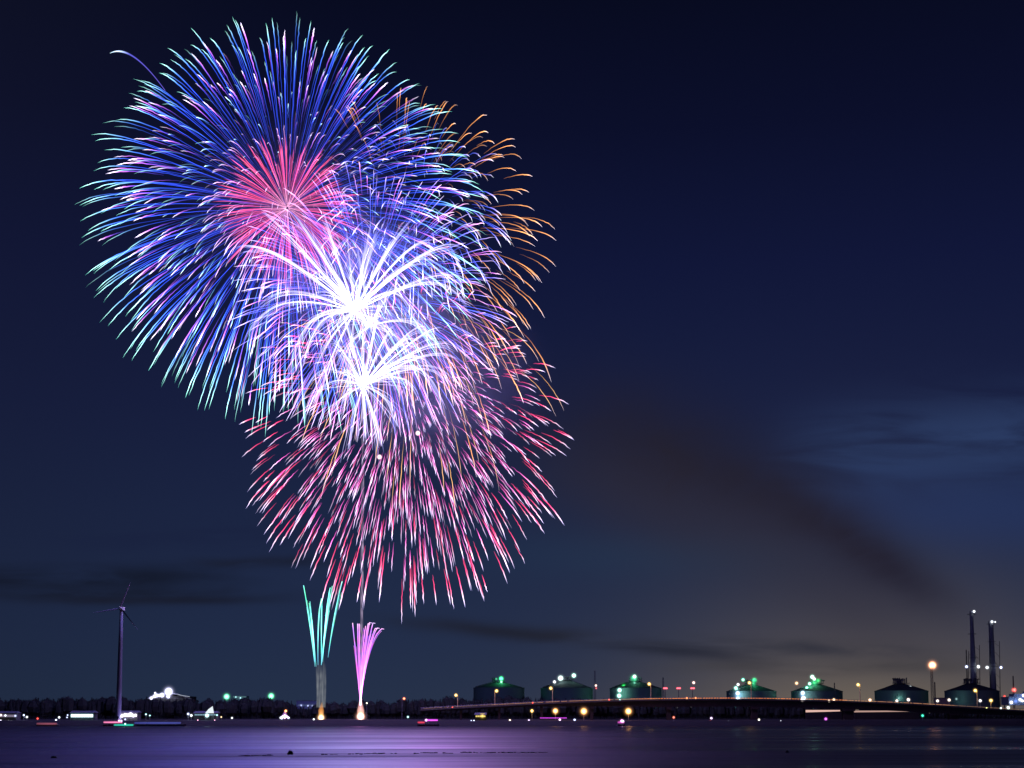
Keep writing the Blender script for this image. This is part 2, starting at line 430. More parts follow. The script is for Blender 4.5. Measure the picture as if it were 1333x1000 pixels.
# --- second blue and violet shell, behind the white palms
cB = P(482, 385, D + 30)
B_out = mk(cB, 250, 190 * u, 20 * u, 1.9, (.2, .92), .42, [(0, (.05, .05, .5)), (.4, (.05, .10, .85)), (.7, (.25, .22, 1.2)), (.88, (1.1, .8, 1.6)), (1, (.9, .9, 1.3))], 16, Rj=.07)
B_pk = mk(cB, 200, 180 * u, 24 * u, 2.0, (.45, 1.0), .42, [(0, (.1, .05, .4)), (.4, (.7, .15, .9)), (.8, (1.5, .7, 1.4)), (1, (1.2, 1.1, 1.4))], 13, Rj=.12)
burst('blue and violet burst behind the white palms in the middle of the display', cB, [('trail', B_out, trail_mat), ('pink_trail', B_pk, trail_mat)])
cB2 = P(545, 268, D - 40)
B2 = mk(cB2, 180, 115 * u, 24 * u, 2.3, (.42, 1.0), .44, [(0, (.03, .04, .4)), (.35, (.06, .12, .9)), (.65, (.4, .35, 1.3)), (.85, (1.4, 1.2, 1.8)), (1, (.8, 1.1, 1.2))], 13, Rj=.16)
burst('smaller blue and lilac burst right of the crimson core', cB2, [('trail', B2, trail_mat)])
# --- golden shell at right
cG = P(512, 305, D + 20)
Gst = [(0, (.10, .04, .02)), (.3, (.7, .25, .06)), (.7, (1.35, .55, .18)), (.88, (1.5, .95, .8)), (1, (1.3, 1.2, 1.6))]
G1 = mk(cG, 280, 216 * u, 30 * u, 2.4, (.46, 1.0), .40, Gst, 14, Rj=.04, jit=.8, keep=lambda d: d.x > -.35)
cG2 = P(500, 340, D - 10)
G2 = mk(cG2, 34, 238 * u, 60 * u, 2.2, (.62, 1.0), .42, Gst, 14, Rj=.06, jit=.9, keep=lambda d: d.x > .35 and d.z < .6)
burst('golden orange burst with white tips at the right edge of the display', cG, [('trail', G1, trail_mat), ('long_trail', G2, trail_mat)])
# thin gold willow falling through the rose burst
cG3 = P(540, 430, D + 60)
G3 = mk(cG3, 60, 180 * u, 66 * u, 1.8, (.5, 1.05), .34, [(0, (.1, .05, .02)), (.4, (.9, .45, .12)), (.8, (1.0, .55, .25)), (1, (1., .8, 1.))], 14, Rj=.18)
burst('thin gold willow burst falling through the rose burst', cG3, [('trail', G3, trail_mat)])
# --- the rose red shell, lower middle
cR = P(528, 546, D)
Rst = [(0, (.10, .01, .04)), (.2, (.8, .04, .14)), (.42, (1.1, .07, .24)), (.58, (1.1, .3, .5)), (.72, (1.1, .75, 1.0)), (.9, (.75, .65, 1.05)), (1, (.2, .2, .5))]
Rst2 = [(0, (.08, .01, .07)), (.25, (.6, .08, .4)), (.5, (1.0, .2, .65)), (.7, (1.0, .65, 1.0)), (.9, (.7, .6, 1.0)), (1, (.2, .2, .5))]
R1 = mk(cR, 400, 211 * u, 38 * u, 1.5, (.74, 1.03), .46, Rst, 14, Rj=.06, gj=.4, thin=.7, jit=.9, t0j=.05)
R2 = mk(cR, 560, 196 * u, 37 * u, 1.5, (.72, 1.0), .40, Rst2, 12, gj=.4, thin=.6, jit=1., Rr=(.5, 1.), t0j=.05)
R3 = mk(cR, 170, 120 * u, 30 * u, 1.6, (.66, 1.0), .34, Rst2, 11, thin=.6, jit=1., Rr=(.25, 1.1), t0j=.05)
burst('rose red burst with white tips, lowest of the large bursts', cR, [('trail', R1, trail_mat), ('inner_trail', R2, trail_mat), ('short_trail', R3, trail_mat)], light=None)
# --- white palm shells
def palm(c, label, targets, r, n_extra, R, G, gain=.52):
    tr = []
    cx, cy = c
    for (ex, ey, peak) in targets:         # quadratic-ish arc to the end point with extra rise
        dz_ = random.uniform(-60, 60); npt = 20; e = P(ex, ey, D); c0 = P(cx, cy, D - 10)
        pts = []
        for i in range(npt):
            q = i / (npt - 1); s_ = (1 - math.exp(-1.5 * q)) / (1 - math.exp(-1.5))
            p = c0.lerp(e, s_); p.y += dz_ * s_; p.z += peak * u * 4 * (s_ * (1 - q ** 1.5)) ; pts.append(p)
        tr.append((pts, r))
    for d in sphere_dirs(n_extra, .8):
        RR = R * random.uniform(.6, 1.1)
        tr.append((path(P(cx, cy, D - 10), d, RR * u, G * u, 1.6, .01, 1.0, 18), r * .7))
    out = []
    for d in sphere_dirs(n_extra * 7, .9):     # hair thin straight spikes between the limbs
        if d.z < -.75: continue
        tr.append((path(P(cx, cy, D - 10), d, R * u * random.uniform(.5, 1.15), G * u * .5, 1.3, .02, 1.0, 16), .42))
    for pts, r_ in tr:
        n_ = len(pts); g_ = gain * random.uniform(.7, 1.2)
        cols = [tuple(x * g_ for x in grad([(0, (1.2, 1.15, 1.5)), (.3, (.9, .85, 1.3)), (.7, (.62, .58, 1.05)), (.88, (.35, .33, .75)), (1, (.03, .03, .10))], i / (n_ - 1))) for i in range(n_)]
        out.append((pts, [r_ * .72 * (.35 + .65 * math.sin(PI * min(1, .1 + .8 * i / (n_ - 1)))) for i in range(n_)], cols))
        for s__ in range(5 if r_ > .5 else 0):
            j = Vector((random.gauss(0, 1), random.gauss(0, 1.5), random.gauss(-.6, 1))) * 2.6; dr = random.uniform(0, 5); k_ = random.randint(0, 4)
            p2 = [p + j * (i / (n_ - 1)) + Vector((0, 0, -dr * (i / (n_ - 1)) ** 3)) for i, p in enumerate(pts)][:n_ - k_]
            g2 = random.uniform(.5, 1.3)
            out.append((p2, [.27] * len(p2), [tuple(x * g2 for x in c_) for c_ in cols][:len(p2)]))
    return burst(label, P(cx, cy, D - 10), [('palm_limb', out, palm_mat)], light=None)
palm((462, 405), 'upper white palm burst with long drooping limbs, in the middle of the display',
     [(306, 327, 12), (303, 430, 22), (330, 348, 10), (600, 327, 12), (588, 396, 22), (468, 285, 0), (516, 306, 2), (500, 328, 4), (414, 387, 12), (350, 432, 14),
      (360, 483, 30), (352, 300, 4), (400, 290, 2), (575, 350, 12), (430, 300, 0), (445, 280, 0), (545, 320, 6), (604, 372, 20), (385, 340, 6), (610, 340, 12), (380, 470, 22), (545, 440, 20), (395, 310, 3), (480, 272, 0)], 1.25, 10, 90, 34)
palm((473, 502), 'lower white palm burst with short arching limbs, above the rose burst',
     [(388, 540, 20), (453, 562, 8), (584, 556, 30), (604, 492, 12), (386, 500, 18), (515, 548, 12), (556, 470, 16), (588, 478, 14), (540, 505, 14), (475, 570, 0), (490, 566, 3),
      (430, 440, 4), (410, 425, 4), (520, 440, 6), (555, 425, 8), (575, 420, 6), (500, 400, 0), (470, 395, 0), (445, 400, 0), (590, 440, 10), (570, 500, 16), (500, 555, 4)], 1.1, 8, 80, 34)
palm((482, 424), 'small dense white burst just right of the upper palm',
     [(560, 430, 14), (580, 470, 24), (430, 430, 12), (520, 470, 14), (440, 470, 14), (500, 360, 0), (530, 380, 4), (455, 365, 0), (476, 350, 0), (410, 410, 12)], .8, 4, 60, 26, .36)
# --- firework smoke, lit by point lamps added for the bursts
def smoke(label, c, rad, dens, seed):
    m = bpy.data.materials.new('firework_smoke'); m.use_nodes = True; t = NT(m.node_tree); m.node_tree.nodes.clear()
    pv = t.n('ShaderNodeVolumePrincipled'); pv.inputs['Color'].default_value = (.9, .9, .95, 1)
    tcn = t.n('ShaderNodeTexCoord'); ln = t.n('ShaderNodeVectorMath', operation='LENGTH'); t.l(tcn.outputs['Object'], ln.inputs[0])
    fall = t.step(ln.outputs['Value'], 1.0, .25)
    mp = t.n('ShaderNodeMapping'); mp.inputs['Location'].default_value = (seed, seed * 2, seed * 3); t.l(tcn.outputs['Object'], mp.inputs[0])
    nn = t.n('ShaderNodeTexNoise'); nn.inputs['Scale'].default_value = 2.6; nn.inputs['Detail'].default_value = 4; t.l(mp.outputs[0], nn.inputs['Vector'])
    t.l(t.m('MULTIPLY', t.m('MULTIPLY', fall, t.m('ADD', .25, t.step(nn.outputs[0], .36, .66))), dens), pv.inputs['Density'])
    o_ = t.n('ShaderNodeOutputMaterial'); t.l(pv.outputs[0], o_.inputs['Volume'])
    o = MB().ball((0, 0, 0), 1.0, 32, 20).build('firework_smoke', m, smooth=True); o.location = c; o.scale = rad
    o['kind'] = 'stuff'; o['label'] = label
    return o
smoke('blue lit smoke behind the white palms', P(478, 385, D + 70), (185 * u, 110 * u, 165 * u), .0018, 1.3)
smoke('mauve lit smoke right of the lower palm', P(575, 500, D + 60), (175 * u, 100 * u, 150 * u), .0019, 4.1)
smoke('thin violet smoke behind the crimson core of the largest burst', P(385, 270, D + 90), (190 * u, 90 * u, 180 * u), .0010, 6.6)
for (px, py, dY, en, col) in ((470, 400, 0, 1.8e6, (.36, .34, .85)), (500, 320, 40, 3e5, (.14, .17, 1.)), (330, 290, 20, 2.0e6, (.12, .10, .95)), (560, 560, -60, 5e5, (.60, .22, .85)), (620, 470, -50, 3e5, (.6, .3, 1.)), (474, 500, -20, 3e5, (.6, .5, 1.))):
    ld = bpy.data.lights.new('burst_light', 'POINT'); ld.energy = en; ld.color = col; ld.shadow_soft_size = 4
    lo = bpy.data.objects.new('burst_light', ld); COL.objects.link(lo); lo.location = P(px, py, D + dY)  # added point lamps carry the bursts' light onto smoke and water
# --- two loose stars
for (x, y, l_) in ((544, 564, 'round pink star, upper of two hanging inside the rose burst'), (494, 595, 'round pink star, lower of two hanging inside the rose burst')):
    c = P(x, y, D - 60)
    tag(MB().ball(c, 3.6 * u, 14, 10).build('loose_star', gas('star_glow', 3., 1.5, (1., .62, .66)), smooth=True), l_, 'firework star', 'loose stars in the rose burst')
# --- mines from the ground
def curve(pts2, Y, n=22):
    out = []
    p0, p1, p2 = pts2
    for i in range(n):
        q = i / (n - 1); out.append(P((1 - q) ** 2 * p0[0] + 2 * q * (1 - q) * p1[0] + q * q * p2[0], (1 - q) ** 2 * p0[1] + 2 * q * (1 - q) * p1[1] + q * q * p2[1], Y))
    return out
LB = P(417, 939, D); LB.z = GZ
RB = P(469, 939, D); RB.z = GZ
tealst = [(0, (.03, .10, .12)), (.15, (.08, .4, .4)), (.5, (.20, .85, .76)), (.85, (.10, .6, .45)), (1, (.2, .9, .7))]
fam = []
for (b_, m_, e_) in (((410, 868), (404, 810), (395, 762)), ((411.5, 868), (407, 820), (403.5, 783)), ((414, 866), (413, 800), (418.5, 779)), ((418.5, 866), (418, 800), (419.5, 779)),
                     ((419, 864), (425, 800), (432.5, 763)), ((420, 862), (424, 790), (430, 765)), ((427, 856), (434, 800), (445.5, 757)), ((418, 866), (424, 810), (429, 768)), ((409.5, 862), (408, 830), (402.5, 785))):
    pts = curve((b_, m_, e_), D); fam.append((pts, [.2 + .42 * math.sin(2.6 * i / 21) for i in range(22)], [grad(tealst, i / 21) for i in range(22)]))
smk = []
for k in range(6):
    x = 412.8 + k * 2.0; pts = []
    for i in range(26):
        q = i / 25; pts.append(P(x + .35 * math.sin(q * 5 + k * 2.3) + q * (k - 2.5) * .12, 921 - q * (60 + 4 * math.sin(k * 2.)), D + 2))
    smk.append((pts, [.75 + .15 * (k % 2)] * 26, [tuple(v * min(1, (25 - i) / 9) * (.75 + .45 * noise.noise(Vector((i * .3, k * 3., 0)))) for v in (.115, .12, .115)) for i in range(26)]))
def ragged(fam, k_, r_, am):
    out = []
    for pts, rad, cols in fam:
        out.append((pts, [x * .8 for x in rad], [tuple(v * random.uniform(.7, 1.2) for v in c) for c in cols]))
        for q_ in range(k_):
            j = random.gauss(0, am); n_ = len(pts); e_ = n_ - random.randint(0, 6)
            out.append(([p + Vector((j * i / n_, 0, -abs(j) * (i / n_) ** 2)) for i, p in enumerate(pts)][:e_], [r_] * e_, [tuple(v * random.uniform(.3, 1.0) for v in c) for c in cols][:e_]))
    return out
m1 = burst('teal fountain of firework tails over a grey smoke column, left of the pink one', LB, [('trail', ragged(fam, 3, .26, 1.2), trail_mat), ('smoke_strand', smk, gas('smoke_glow', 1.2, .55))], name='firework_fountain', group='firework fountains on the far shore', cat='firework')  # the smoke's lit grey is put in as faint emission
lamp_light(P(418, 934.5, D), 6.5, (1., .55, .30), m1, 3.5, 3000, 'muzzle_flame')
MB().tube([P(418, 934, D), P(418, 925, D), P(419, 914, D)], [1.8, 2.2, .4], 8, [(.9, .45, .15), (.5, .2, .05), (.05, .02, .0)]).build('flame_tail', gas('flame', 1.5, .8), m1, smooth=True)
pst = [(0, (.9, .25, .6)), (.12, (.75, .16, .85)), (.6, (.62, .16, .85)), (.93, (.75, .25, 1.)), (1, (1., .5, 1.1))]
fam = []
for (m_, e_) in (((464, 860), (459, 811)), ((466, 860), (465.5, 812)), ((468, 860), (467.5, 812)), ((472, 860), (479, 812)), ((474, 850), (481, 810.5)), ((473, 858), (485.5, 811)), ((475, 850), (488.5, 818)), ((477, 842), (491, 817.5)), ((479, 832), (497, 818.5)), ((470, 850), (476, 815))):
    pts = curve(((469 + random.uniform(-1, 1), 918), m_, e_), D); fam.append((pts, [.52] * 22, [grad(pst, i / 21) for i in range(22)]))
    if e_[0] > 478:
        fam[-1][0].append(P(e_[0] + 3, e_[1] + .6, D)); fam[-1][1].append(.5); fam[-1][2].append((.7, .4, .9))
m2 = burst('pink and mauve fountain of firework tails with curled tips, right of the teal one', RB, [('trail', ragged(fam, 2, .22, .9), trail_mat)], name='firework_fountain', group='firework fountains on the far shore', cat='firework')
lamp_light(P(469.5, 933, D), 8, (1., .50, .42), m2, 4.0, 5000, 'muzzle_flame')
MB().tube([P(469.5, 934, D), P(469.5, 925, D), P(469.3, 908, D)], [2.4, 2.8, .6], 8, [(1.2, .6, .3), (.8, .4, .35), (.1, .04, .1)]).build('flame_tail', gas('flame', 1.5, .8), m2, smooth=True)
# --- rising tail of the shells
fam = []
for k in range(6):
    xo = random.uniform(-3.2, 3.2); ph = random.uniform(0, 9); top = random.choice((505, 520, 560, 610, 700)); n_ = 70; pts = []; cols = []
    for i in range(n_):
        q = i / (n_ - 1); y = 925 + (top - 925) * q
        x = 469.6 + 3.2 * q + xo * (.35 + .65 * math.sin(q * 3)) + 1.2 * math.sin(q * 40 + ph) * noise.noise(Vector((q * 20, k, 0)))
        pts.append(P(x, y, D + 5)); a_ = .5 + .9 * noise.noise(Vector((q * 26, k * 5., 3)))
        a_ = max(0., a_ - .25) * 1.5 * (.8 if q > .25 else .45)
        cols.append(tuple(a_ * v for v in lerp((.22, .17, .24), (.30, .22, .32), q)))
    fam.append((pts, [.45 + .7 * abs(noise.noise(Vector((i * .3, k, 9)))) for i in range(n_)], cols))
burst('grey pink tail of rising shells, a tall wavering line above the pink fountain', P(471, 925, D + 5), [('trail', fam, gas('rising_glow', 2., .5))], name='rising_tail', group=None)

# ------------------------------------------------------------------ forest on the far shore
leaf = mat('foliage', (.009, .014, .010), .9, nscale=.4, namt=.5)
bark = mat('bark', (.05, .04, .03), .9)
def ground_z(Y): return GZ if Y < SHORE + 300 else (GZ + (Y - SHORE - 300) / 1200 * 1.4 if Y < SHORE + 1500 else 5.0)
def tree_top(px):
    base = [(-120, 909), (60, 909.5), (130, 907.5), (200, 909), (250, 910), (300, 911), (345, 909), (375, 911), (386, 917), (408, 919), (424, 914), (440, 914), (500, 912), (560, 909),
            (600, 908), (640, 909), (690, 908.5), (720, 910), (800, 912), (830, 916), (900, 916.5), (1100, 918), (1180, 922), (1260, 926), (1500, 929)]
    for (a, ya), (b_, yb) in zip(base, base[1:]):
        if px <= b_: return ya + (yb - ya) * (px - a) / (b_ - a)
    return 922
def add_tree(mb_, x, Y, gz, h, conifer):
    wd_ = h * (random.uniform(.17, .24) if conifer else random.uniform(.28, .42))
    z0 = gz + h * .15
    mb_.tube([(x, Y, gz - .5), (x, Y, gz + h * .5)], [.35, .2], 5)
    pr_ = [(.4, .12), (wd_ * .62, .3), (wd_ * .5, .6), (wd_ * .22, .85), (.05, .98)] if conifer else [(.3, .12), (wd_ * .7, .35), (wd_ * .8, .6), (wd_ * .55, .85), (.1, .97)]
    mb_.lathe((x, Y, gz), [(max(.05, r_ * random.uniform(.8, 1.15)), z_ * h) for r_, z_ in pr_], 6)
    for k in range(95 if conifer else 85):
        q = random.random() ** (1.0 if conifer else .7)
        if conifer: r = wd_ * (1 - q) ** .8 * random.uniform(.5, 1.1) + .15
        else: r = wd_ * math.sqrt(max(.02, 1 - (2 * q - .9) ** 2 * .85)) * random.uniform(.4, 1.1)
        a = random.random() * 2 * PI; s_ = random.uniform(.3, .8) * (.9 if conifer else 1.15) * (1 - .4 * q) * h / 16
        c = Vector((x + r * math.cos(a), Y + r * math.sin(a), z0 + (h * .85) * q))
        e1 = Vector((random.uniform(-1, 1), random.uniform(-1, 1), random.uniform(-.6, .6))).normalized() * s_
        e2 = Vector((random.uniform(-1, 1), random.uniform(-1, 1), random.uniform(-1, 1))).normalized() * s_
        mb_.poly([c - e1, c + e2, c + e1, c - e2 * .9], [(0, 1, 2, 3)])
mb = MB()
for i in range(640):
    px = -60 + 1460 * (i + random.random()) / 640; Y = random.uniform(1150, 1320)
    gz = ground_z(Y); top = tree_top(px) + random.gauss(0, 1.5) + (2.8 if random.random() < .5 else 0)
    h = P(px, top, Y).z - gz
    if h < 2: continue
    add_tree(mb, P(px, top, Y).x, Y, gz, h, random.random() < .45)
# the solid understorey that closes the wood below its crowns
for i in range(150):
    px = -60 + 1460 * i / 150; Y = 1335; gz = 3.6; x = P(px, 900, Y).x; h = P(px, tree_top(px) + 4.5 + random.uniform(0, 1.5), Y).z - gz
    r = 7.5 * random.uniform(.9, 1.2)
    mb.lathe((x, Y, gz - .5), [(r * .9, 0), (r, h * .4), (r * .9, h * .75), (r * .5, h * .95), (.2, h)], 7)
o = mb.build('forest', leaf); o['kind'] = 'stuff'; o['label'] = 'dark wood along the far shore'

# ------------------------------------------------------------------ wind turbine at left
TY = 985.0; tu = PXM(TY)
tb = P(154, 936, TY); tb.z = GZ
wt = thing('wind_turbine', 'tall pale wind turbine tower at left, rising over the dark wood', 'wind turbine', tb)
tx = tb.x; top = P(158, 794, TY).z
MB().lathe(tb, [(2.6, -.5), (2.6, .6), (1.95, .6), (1.75, (top - GZ) * .3), (1.4, (top - GZ) * .7), (1.1, top - GZ)], 24).build('tower', mat('turbine_paint', (.14, .15, .20), .6), wt, smooth=True)
MB().box((tx + .3, TY, top + .9), (2.6, 6, 2.2)).build('nacelle', paint_white, wt)
MB().ball((tx + .3, TY - 3.8, top + .9), 1.1).build('hub', paint_white, wt, smooth=True)
for a in (.35, .35 + 2 * PI / 3, .35 + 4 * PI / 3):
    L = 19; dirv = Vector((math.sin(a), 0, math.cos(a))); sd = Vector((math.cos(a), .35, -math.sin(a))).normalized()
    p0 = Vector((tx + .3, TY - 4.0, top + .9)); vs = []
    for q, cw in ((.04, .4), (.18, .75), (.5, .5), (.8, .3), (1, .08)):
        c = p0 + dirv * L * q
        vs += [c - sd * cw, c + Vector((0, .12, 0)), c + sd * cw * .6, c - Vector((0, .12, 0))]
    fs = [(k * 4 + j, k * 4 + (j + 1) % 4, k * 4 + 4 + (j + 1) % 4, k * 4 + 4 + j) for k in range(4) for j in range(4)] + [(16, 17, 18, 19), (3, 2, 1, 0)]
    MB().poly(vs, fs).build('blade', mat('blade_paint', (.26, .29, .36), .6), wt)
MB().box((tx + .2, TY - 1.98, GZ + 1.6), (1.0, .1, 2.1)).build('door', darksteel, wt)

# ------------------------------------------------------------------ lamps
def lamp(px, py, Y, r, col, label, name='lamp', cat='lamp', s=3.0, power=0, group='lamps along the far shore', arm=0, gz=None, pole_m=None, pr=.12):
    c = P(px, py, Y); g = ground_z(Y) if gz is None else gz
    base = (c.x + arm, Y, g)
    th = thing(name, label, cat, base, group)
    if c.z - g > .5:
        MB().tube([(c.x + arm, Y + .3, g), (c.x + arm, Y + .3, c.z)], [pr * 1.3, pr], 6).build('pole', pole_m or steel, th)
        if arm: MB().tube([(c.x + arm, Y + .3, c.z), (c.x + arm * .5, Y + .2, c.z + .35), (c.x, Y + .1, c.z + .25)], pr * .8, 5).build('arm', pole_m or steel, th)
        MB().box((c.x, Y + .25, c.z + .18), (.9, .5, .22)).build('shade', darksteel, th)
    lamp_light(c, r, col, th, s, power)
    return th
# waterfront lamps, left to right
L = [
 (1, 938, 975, 1.9, WHITE, 'white lamp at the far left edge of the shore', 0),
 (11, 938.5, 980, 2.0, WHITE, 'left of two close white lamps near the left edge', 0),
 (15, 939.2, 970, 1.8, WHITE, 'right of two close white lamps near the left edge', 0),
 (31, 931, 985, 2.2, BLUEW, 'blue white lamp left of the red lamp, upper one', 60),
 (35, 933.5, 985, 2.4, WHITE, 'blue white lamp left of the red lamp, lower and brighter', 0),
 (49, 935.5, 980, 2.6, RED, 'red lamp between the left edge and the long bright hall', 0),
 (73, 937.5, 975, 2.4, BLUEW, 'bluish lamp left of the long bright hall, lower one', 0),
 (77, 934, 975, 2.2, WHITE, 'bluish lamp left of the long bright hall, upper one', 0),
 (91.5, 940.5, 962, 2.2, WHITE, 'small white lamp at the water below the long bright hall', 0),
 (105, 948, 905, 0, WHITE, '', 0),
 (127, 945, 938, 0, WHITE, '', 0),
 (163, 936.5, 965, 2.4, BLUEW, 'violet lamp just right of the turbine foot', 0),
 (190, 930, 985, 2.0, CYANW, 'pale cyan lamp right of the turbine, left of a pair', 0),
 (195, 931.5, 985, 1.9, CYANW, 'pale cyan lamp right of the turbine, right of a pair', 0),
 (202, 942.5, 955, 2.0, CYANW, 'cyan white lamp at the water below the floodlit stadium', 0),
 (216, 940, 958, 2.3, BLUEW, 'blue lamp at the water below the floodlit stadium', 0),
 (245, 929.5, 985, 3.0, BLUEW, 'bright blue lamp left of the white sail tent', 80),
 (249, 931.5, 985, 2.8, WHITE, 'white lamp beside the bright blue one, left of the white sail tent', 0),
 (282.5, 931, 985, 2.4, CYANW, 'cyan lamp at the right foot of the white sail tent', 0),
 (288, 933.5, 980, 1.9, WARM, 'dim lamp right of the white sail tent', 0),
 (302, 934.7, 975, 2.8, WHITE, 'bright white lamp standing alone between the two lit tents', 0),
 (257.5, 937.5, 965, 1.7, (1, .5, .7), 'small pinkish lamp below the white sail tent, left one', 0),
 (279.5, 937.5, 965, 1.5, (1, .5, .7), 'small pinkish lamp below the white sail tent, right one', 0),
 (363.5, 942.5, 955, 1.5, AMBER, 'tiny yellow lamp at the water below the round festival tent', 0),
 (408.5, 936.5, 970, 2.3, WHITE, 'white lamp just left of the teal fountain', 0),
 (477.5, 915.4, 1160, 2.0, (1, .95, .7), 'pale yellow lamp at the tree tops right of the pink fountain', 0),
 (531, 933.4, 985, 2.4, CYANW, 'cyan white lamp right of the pink fountain', 0),
 (608, 941, 955, 2.1, WARM, 'yellowish lamp at the water below the left end of the bridge', 0),
 (613.5, 938.4, 965, 2.2, BLUEW, 'blue white lamp of a close pair below the bridge, left one', 0),
 (617, 938.2, 965, 2.0, BLUEW, 'blue white lamp of a close pair below the bridge, right one', 0),
 (663.7, 938, 965, 2.7, (1., .75, .6), 'warm white lamp at the shore left of the short amber lamp post', 0),
 (688.5, 938, 965, 2.5, (.85, .7, 1.), 'lilac lamp at the shore beside the short amber lamp post', 0),
 (728.7, 937, 965, 2.6, (1., .6, 1.), 'pale pink lamp below the magenta light strip', 0),
 (748, 937.2, 965, 2.6, BLUEW, 'blue white lamp right of the magenta light strip', 0),
 (818, 941.5, 955, 1.7, (1., .5, .5), 'dim pinkish lamp at the water below the third flood lamp', 0),
 (877, 934, 975, 3.0, (1., .22, .15), 'red lamp at the shore standing alone under the bridge', 0),
 (926, 935, 975, 2.8, (.85, .6, 1.), 'lilac lamp just above a red one under the bridge', 0),
 (924.7, 939.6, 960, 2.7, (1., .12, .1), 'red lamp just below a lilac one under the bridge', 0),
 (948.4, 939, 960, 1.4, WHITE, 'tiny white lamp right of the red and lilac pair', 0),
 (988, 937, 965, 2.6, (1., .9, .75), 'cream lamp at the shore under the middle of the bridge', 0),
 (1016.5, 938.6, 960, 1.3, WHITE, 'tiny white lamp left of the magenta lamp', 0),
 (1075, 936, 965, 3.6, MAG, 'magenta lamp left of the broad dark bridge pier', 0),
 (1201, 931.7, 985, 3.0, (.06, .9, .55), 'green lamp under the right end of the bridge', 0),
]
for (px, py, Y, r, c, lab, pw) in L:
    if r: lamp(px, py, Y, r * random.uniform(.7, .95), c, lab, power=pw * 30, s=random.uniform(1.5, 3.0))
# flood lamps (strong orange) under the bridge
for (px, py, r, lab) in ((723, 925.6, 5.4, 'orange flood lamp above the magenta strip, leftmost of three'), (760, 926, 6.8, 'brightest orange flood lamp, middle of three below the bridge'), (818, 926, 6.6, 'orange flood lamp under the bridge, rightmost of three')):
    lamp(px, py, 1000, r, ORANGE, lab, 'flood_lamp', 'flood lamp', s=3.6, power=9000, group='orange flood lamps below the bridge')
lamp(692.5, 925.5, 1000, 3.2, AMBER, 'short amber lamp post below the bridge, left of the orange flood lamps', 'street_lamp', 'street lamp', power=2500, pole_m=steel)
lamp(526, 909.5, 1150, 2.6, (1., .22, .10), 'dull red lamp post at the tree tops between fountain and bridge', 'street_lamp', 'street lamp', arm=-1.6, group=None, power=600)

# ------------------------------------------------------------------ bridge
BY = 1060.0; bu = PXM(BY)
deckp = [(548, 923.5), (580, 921.6), (620, 919.5), (660, 917.3), (700, 915.3), (740, 913.6), (780, 912.2), (820, 911.0), (860, 910.4), (900, 910.0), (940, 909.8), (980, 910.0), (1020, 910.6), (1060, 911.4), (1100, 912.6), (1140, 914.2),
         (1180, 916.0), (1220, 918.2), (1260, 920.6), (1300, 923.0), (1340, 925.4), (1400, 928.6), (1460, 930.5)]
def deck_y(px):
    for (a, ya), (b_, yb) in zip(deckp, deckp[1:]):
        if px <= b_: return ya + (yb - ya) * (px - a) / (b_ - a)
    return 931
def deck_pt(px, Y=BY): return Vector((P(px, deck_y(px), BY).x, Y, P(px, deck_y(px), BY).z))
b0 = P(548, 923, BY)
br = thing('road_bridge', 'long low road bridge rising from the left and falling to the right edge', 'bridge', (b0.x, BY, GZ))
mb = MB(); n = len(deckp)
for px, py in deckp:
    c = deck_pt(px)
    mb.v += [(c.x, BY - 6, c.z), (c.x, BY + 6, c.z), (c.x, BY + 6, c.z - 1.0), (c.x, BY - 6, c.z - 1.0)]
for i in range(n - 1):
    for j in range(4): mb.f.append((i * 4 + j, i * 4 + (j + 1) % 4, i * 4 + 4 + (j + 1) % 4, i * 4 + 4 + j))
mb.f += [(3, 2, 1, 0), tuple((n - 1) * 4 + j for j in range(4))]
mb.build('deck', mat('bridge_concrete', (.12, .115, .11), .9, nscale=.3, namt=.3), br)
mb = MB(); k0 = 0
for px, py in deckp:
    c = deck_pt(px); d_ = 1.2 + 3.6 * max(0, min(1, (px - 680) / 180)) * max(0, min(1, (1420 - px) / 200))
    mb.v += [(c.x, BY - 5, c.z - 1.003), (c.x, BY + 5, c.z - 1.003), (c.x, BY + 4, c.z - 1 - d_), (c.x, BY - 4, c.z - 1 - d_)]
for i in range(n - 1):
    for j in range(4): mb.f.append((i * 4 + j, i * 4 + (j + 1) % 4, i * 4 + 4 + (j + 1) % 4, i * 4 + 4 + j))
mb.f += [(3, 2, 1, 0), tuple((n - 1) * 4 + j for j in range(4))]
mb.build('girder', mat('girder_paint', (.07, .065, .07), .7, nscale=.3), br)
for px, wpx in ((600, 3), (650, 3), (705, 4), (770, 5), (870, 7), (981, 10), (1103, 16), (1240, 13), (1350, 12)):
    c = deck_pt(px); d_ = 1.2 + 3.6 * max(0, min(1, (px - 680) / 180)) * max(0, min(1, (1420 - px) / 200)); h = c.z - 1 - d_ - GZ
    wv = wpx * bu
    m_ = MB(); m_.box((c.x, BY, GZ + h * .45 - .5), (wv * .8, 6, h * .9)).box((c.x, BY, GZ + h * .95 - .5 + .003), (wv, 8.5, h * .1 + .9)).build('pier', mat('pier_concrete', (.07, .065, .06), .95, nscale=.3), br)
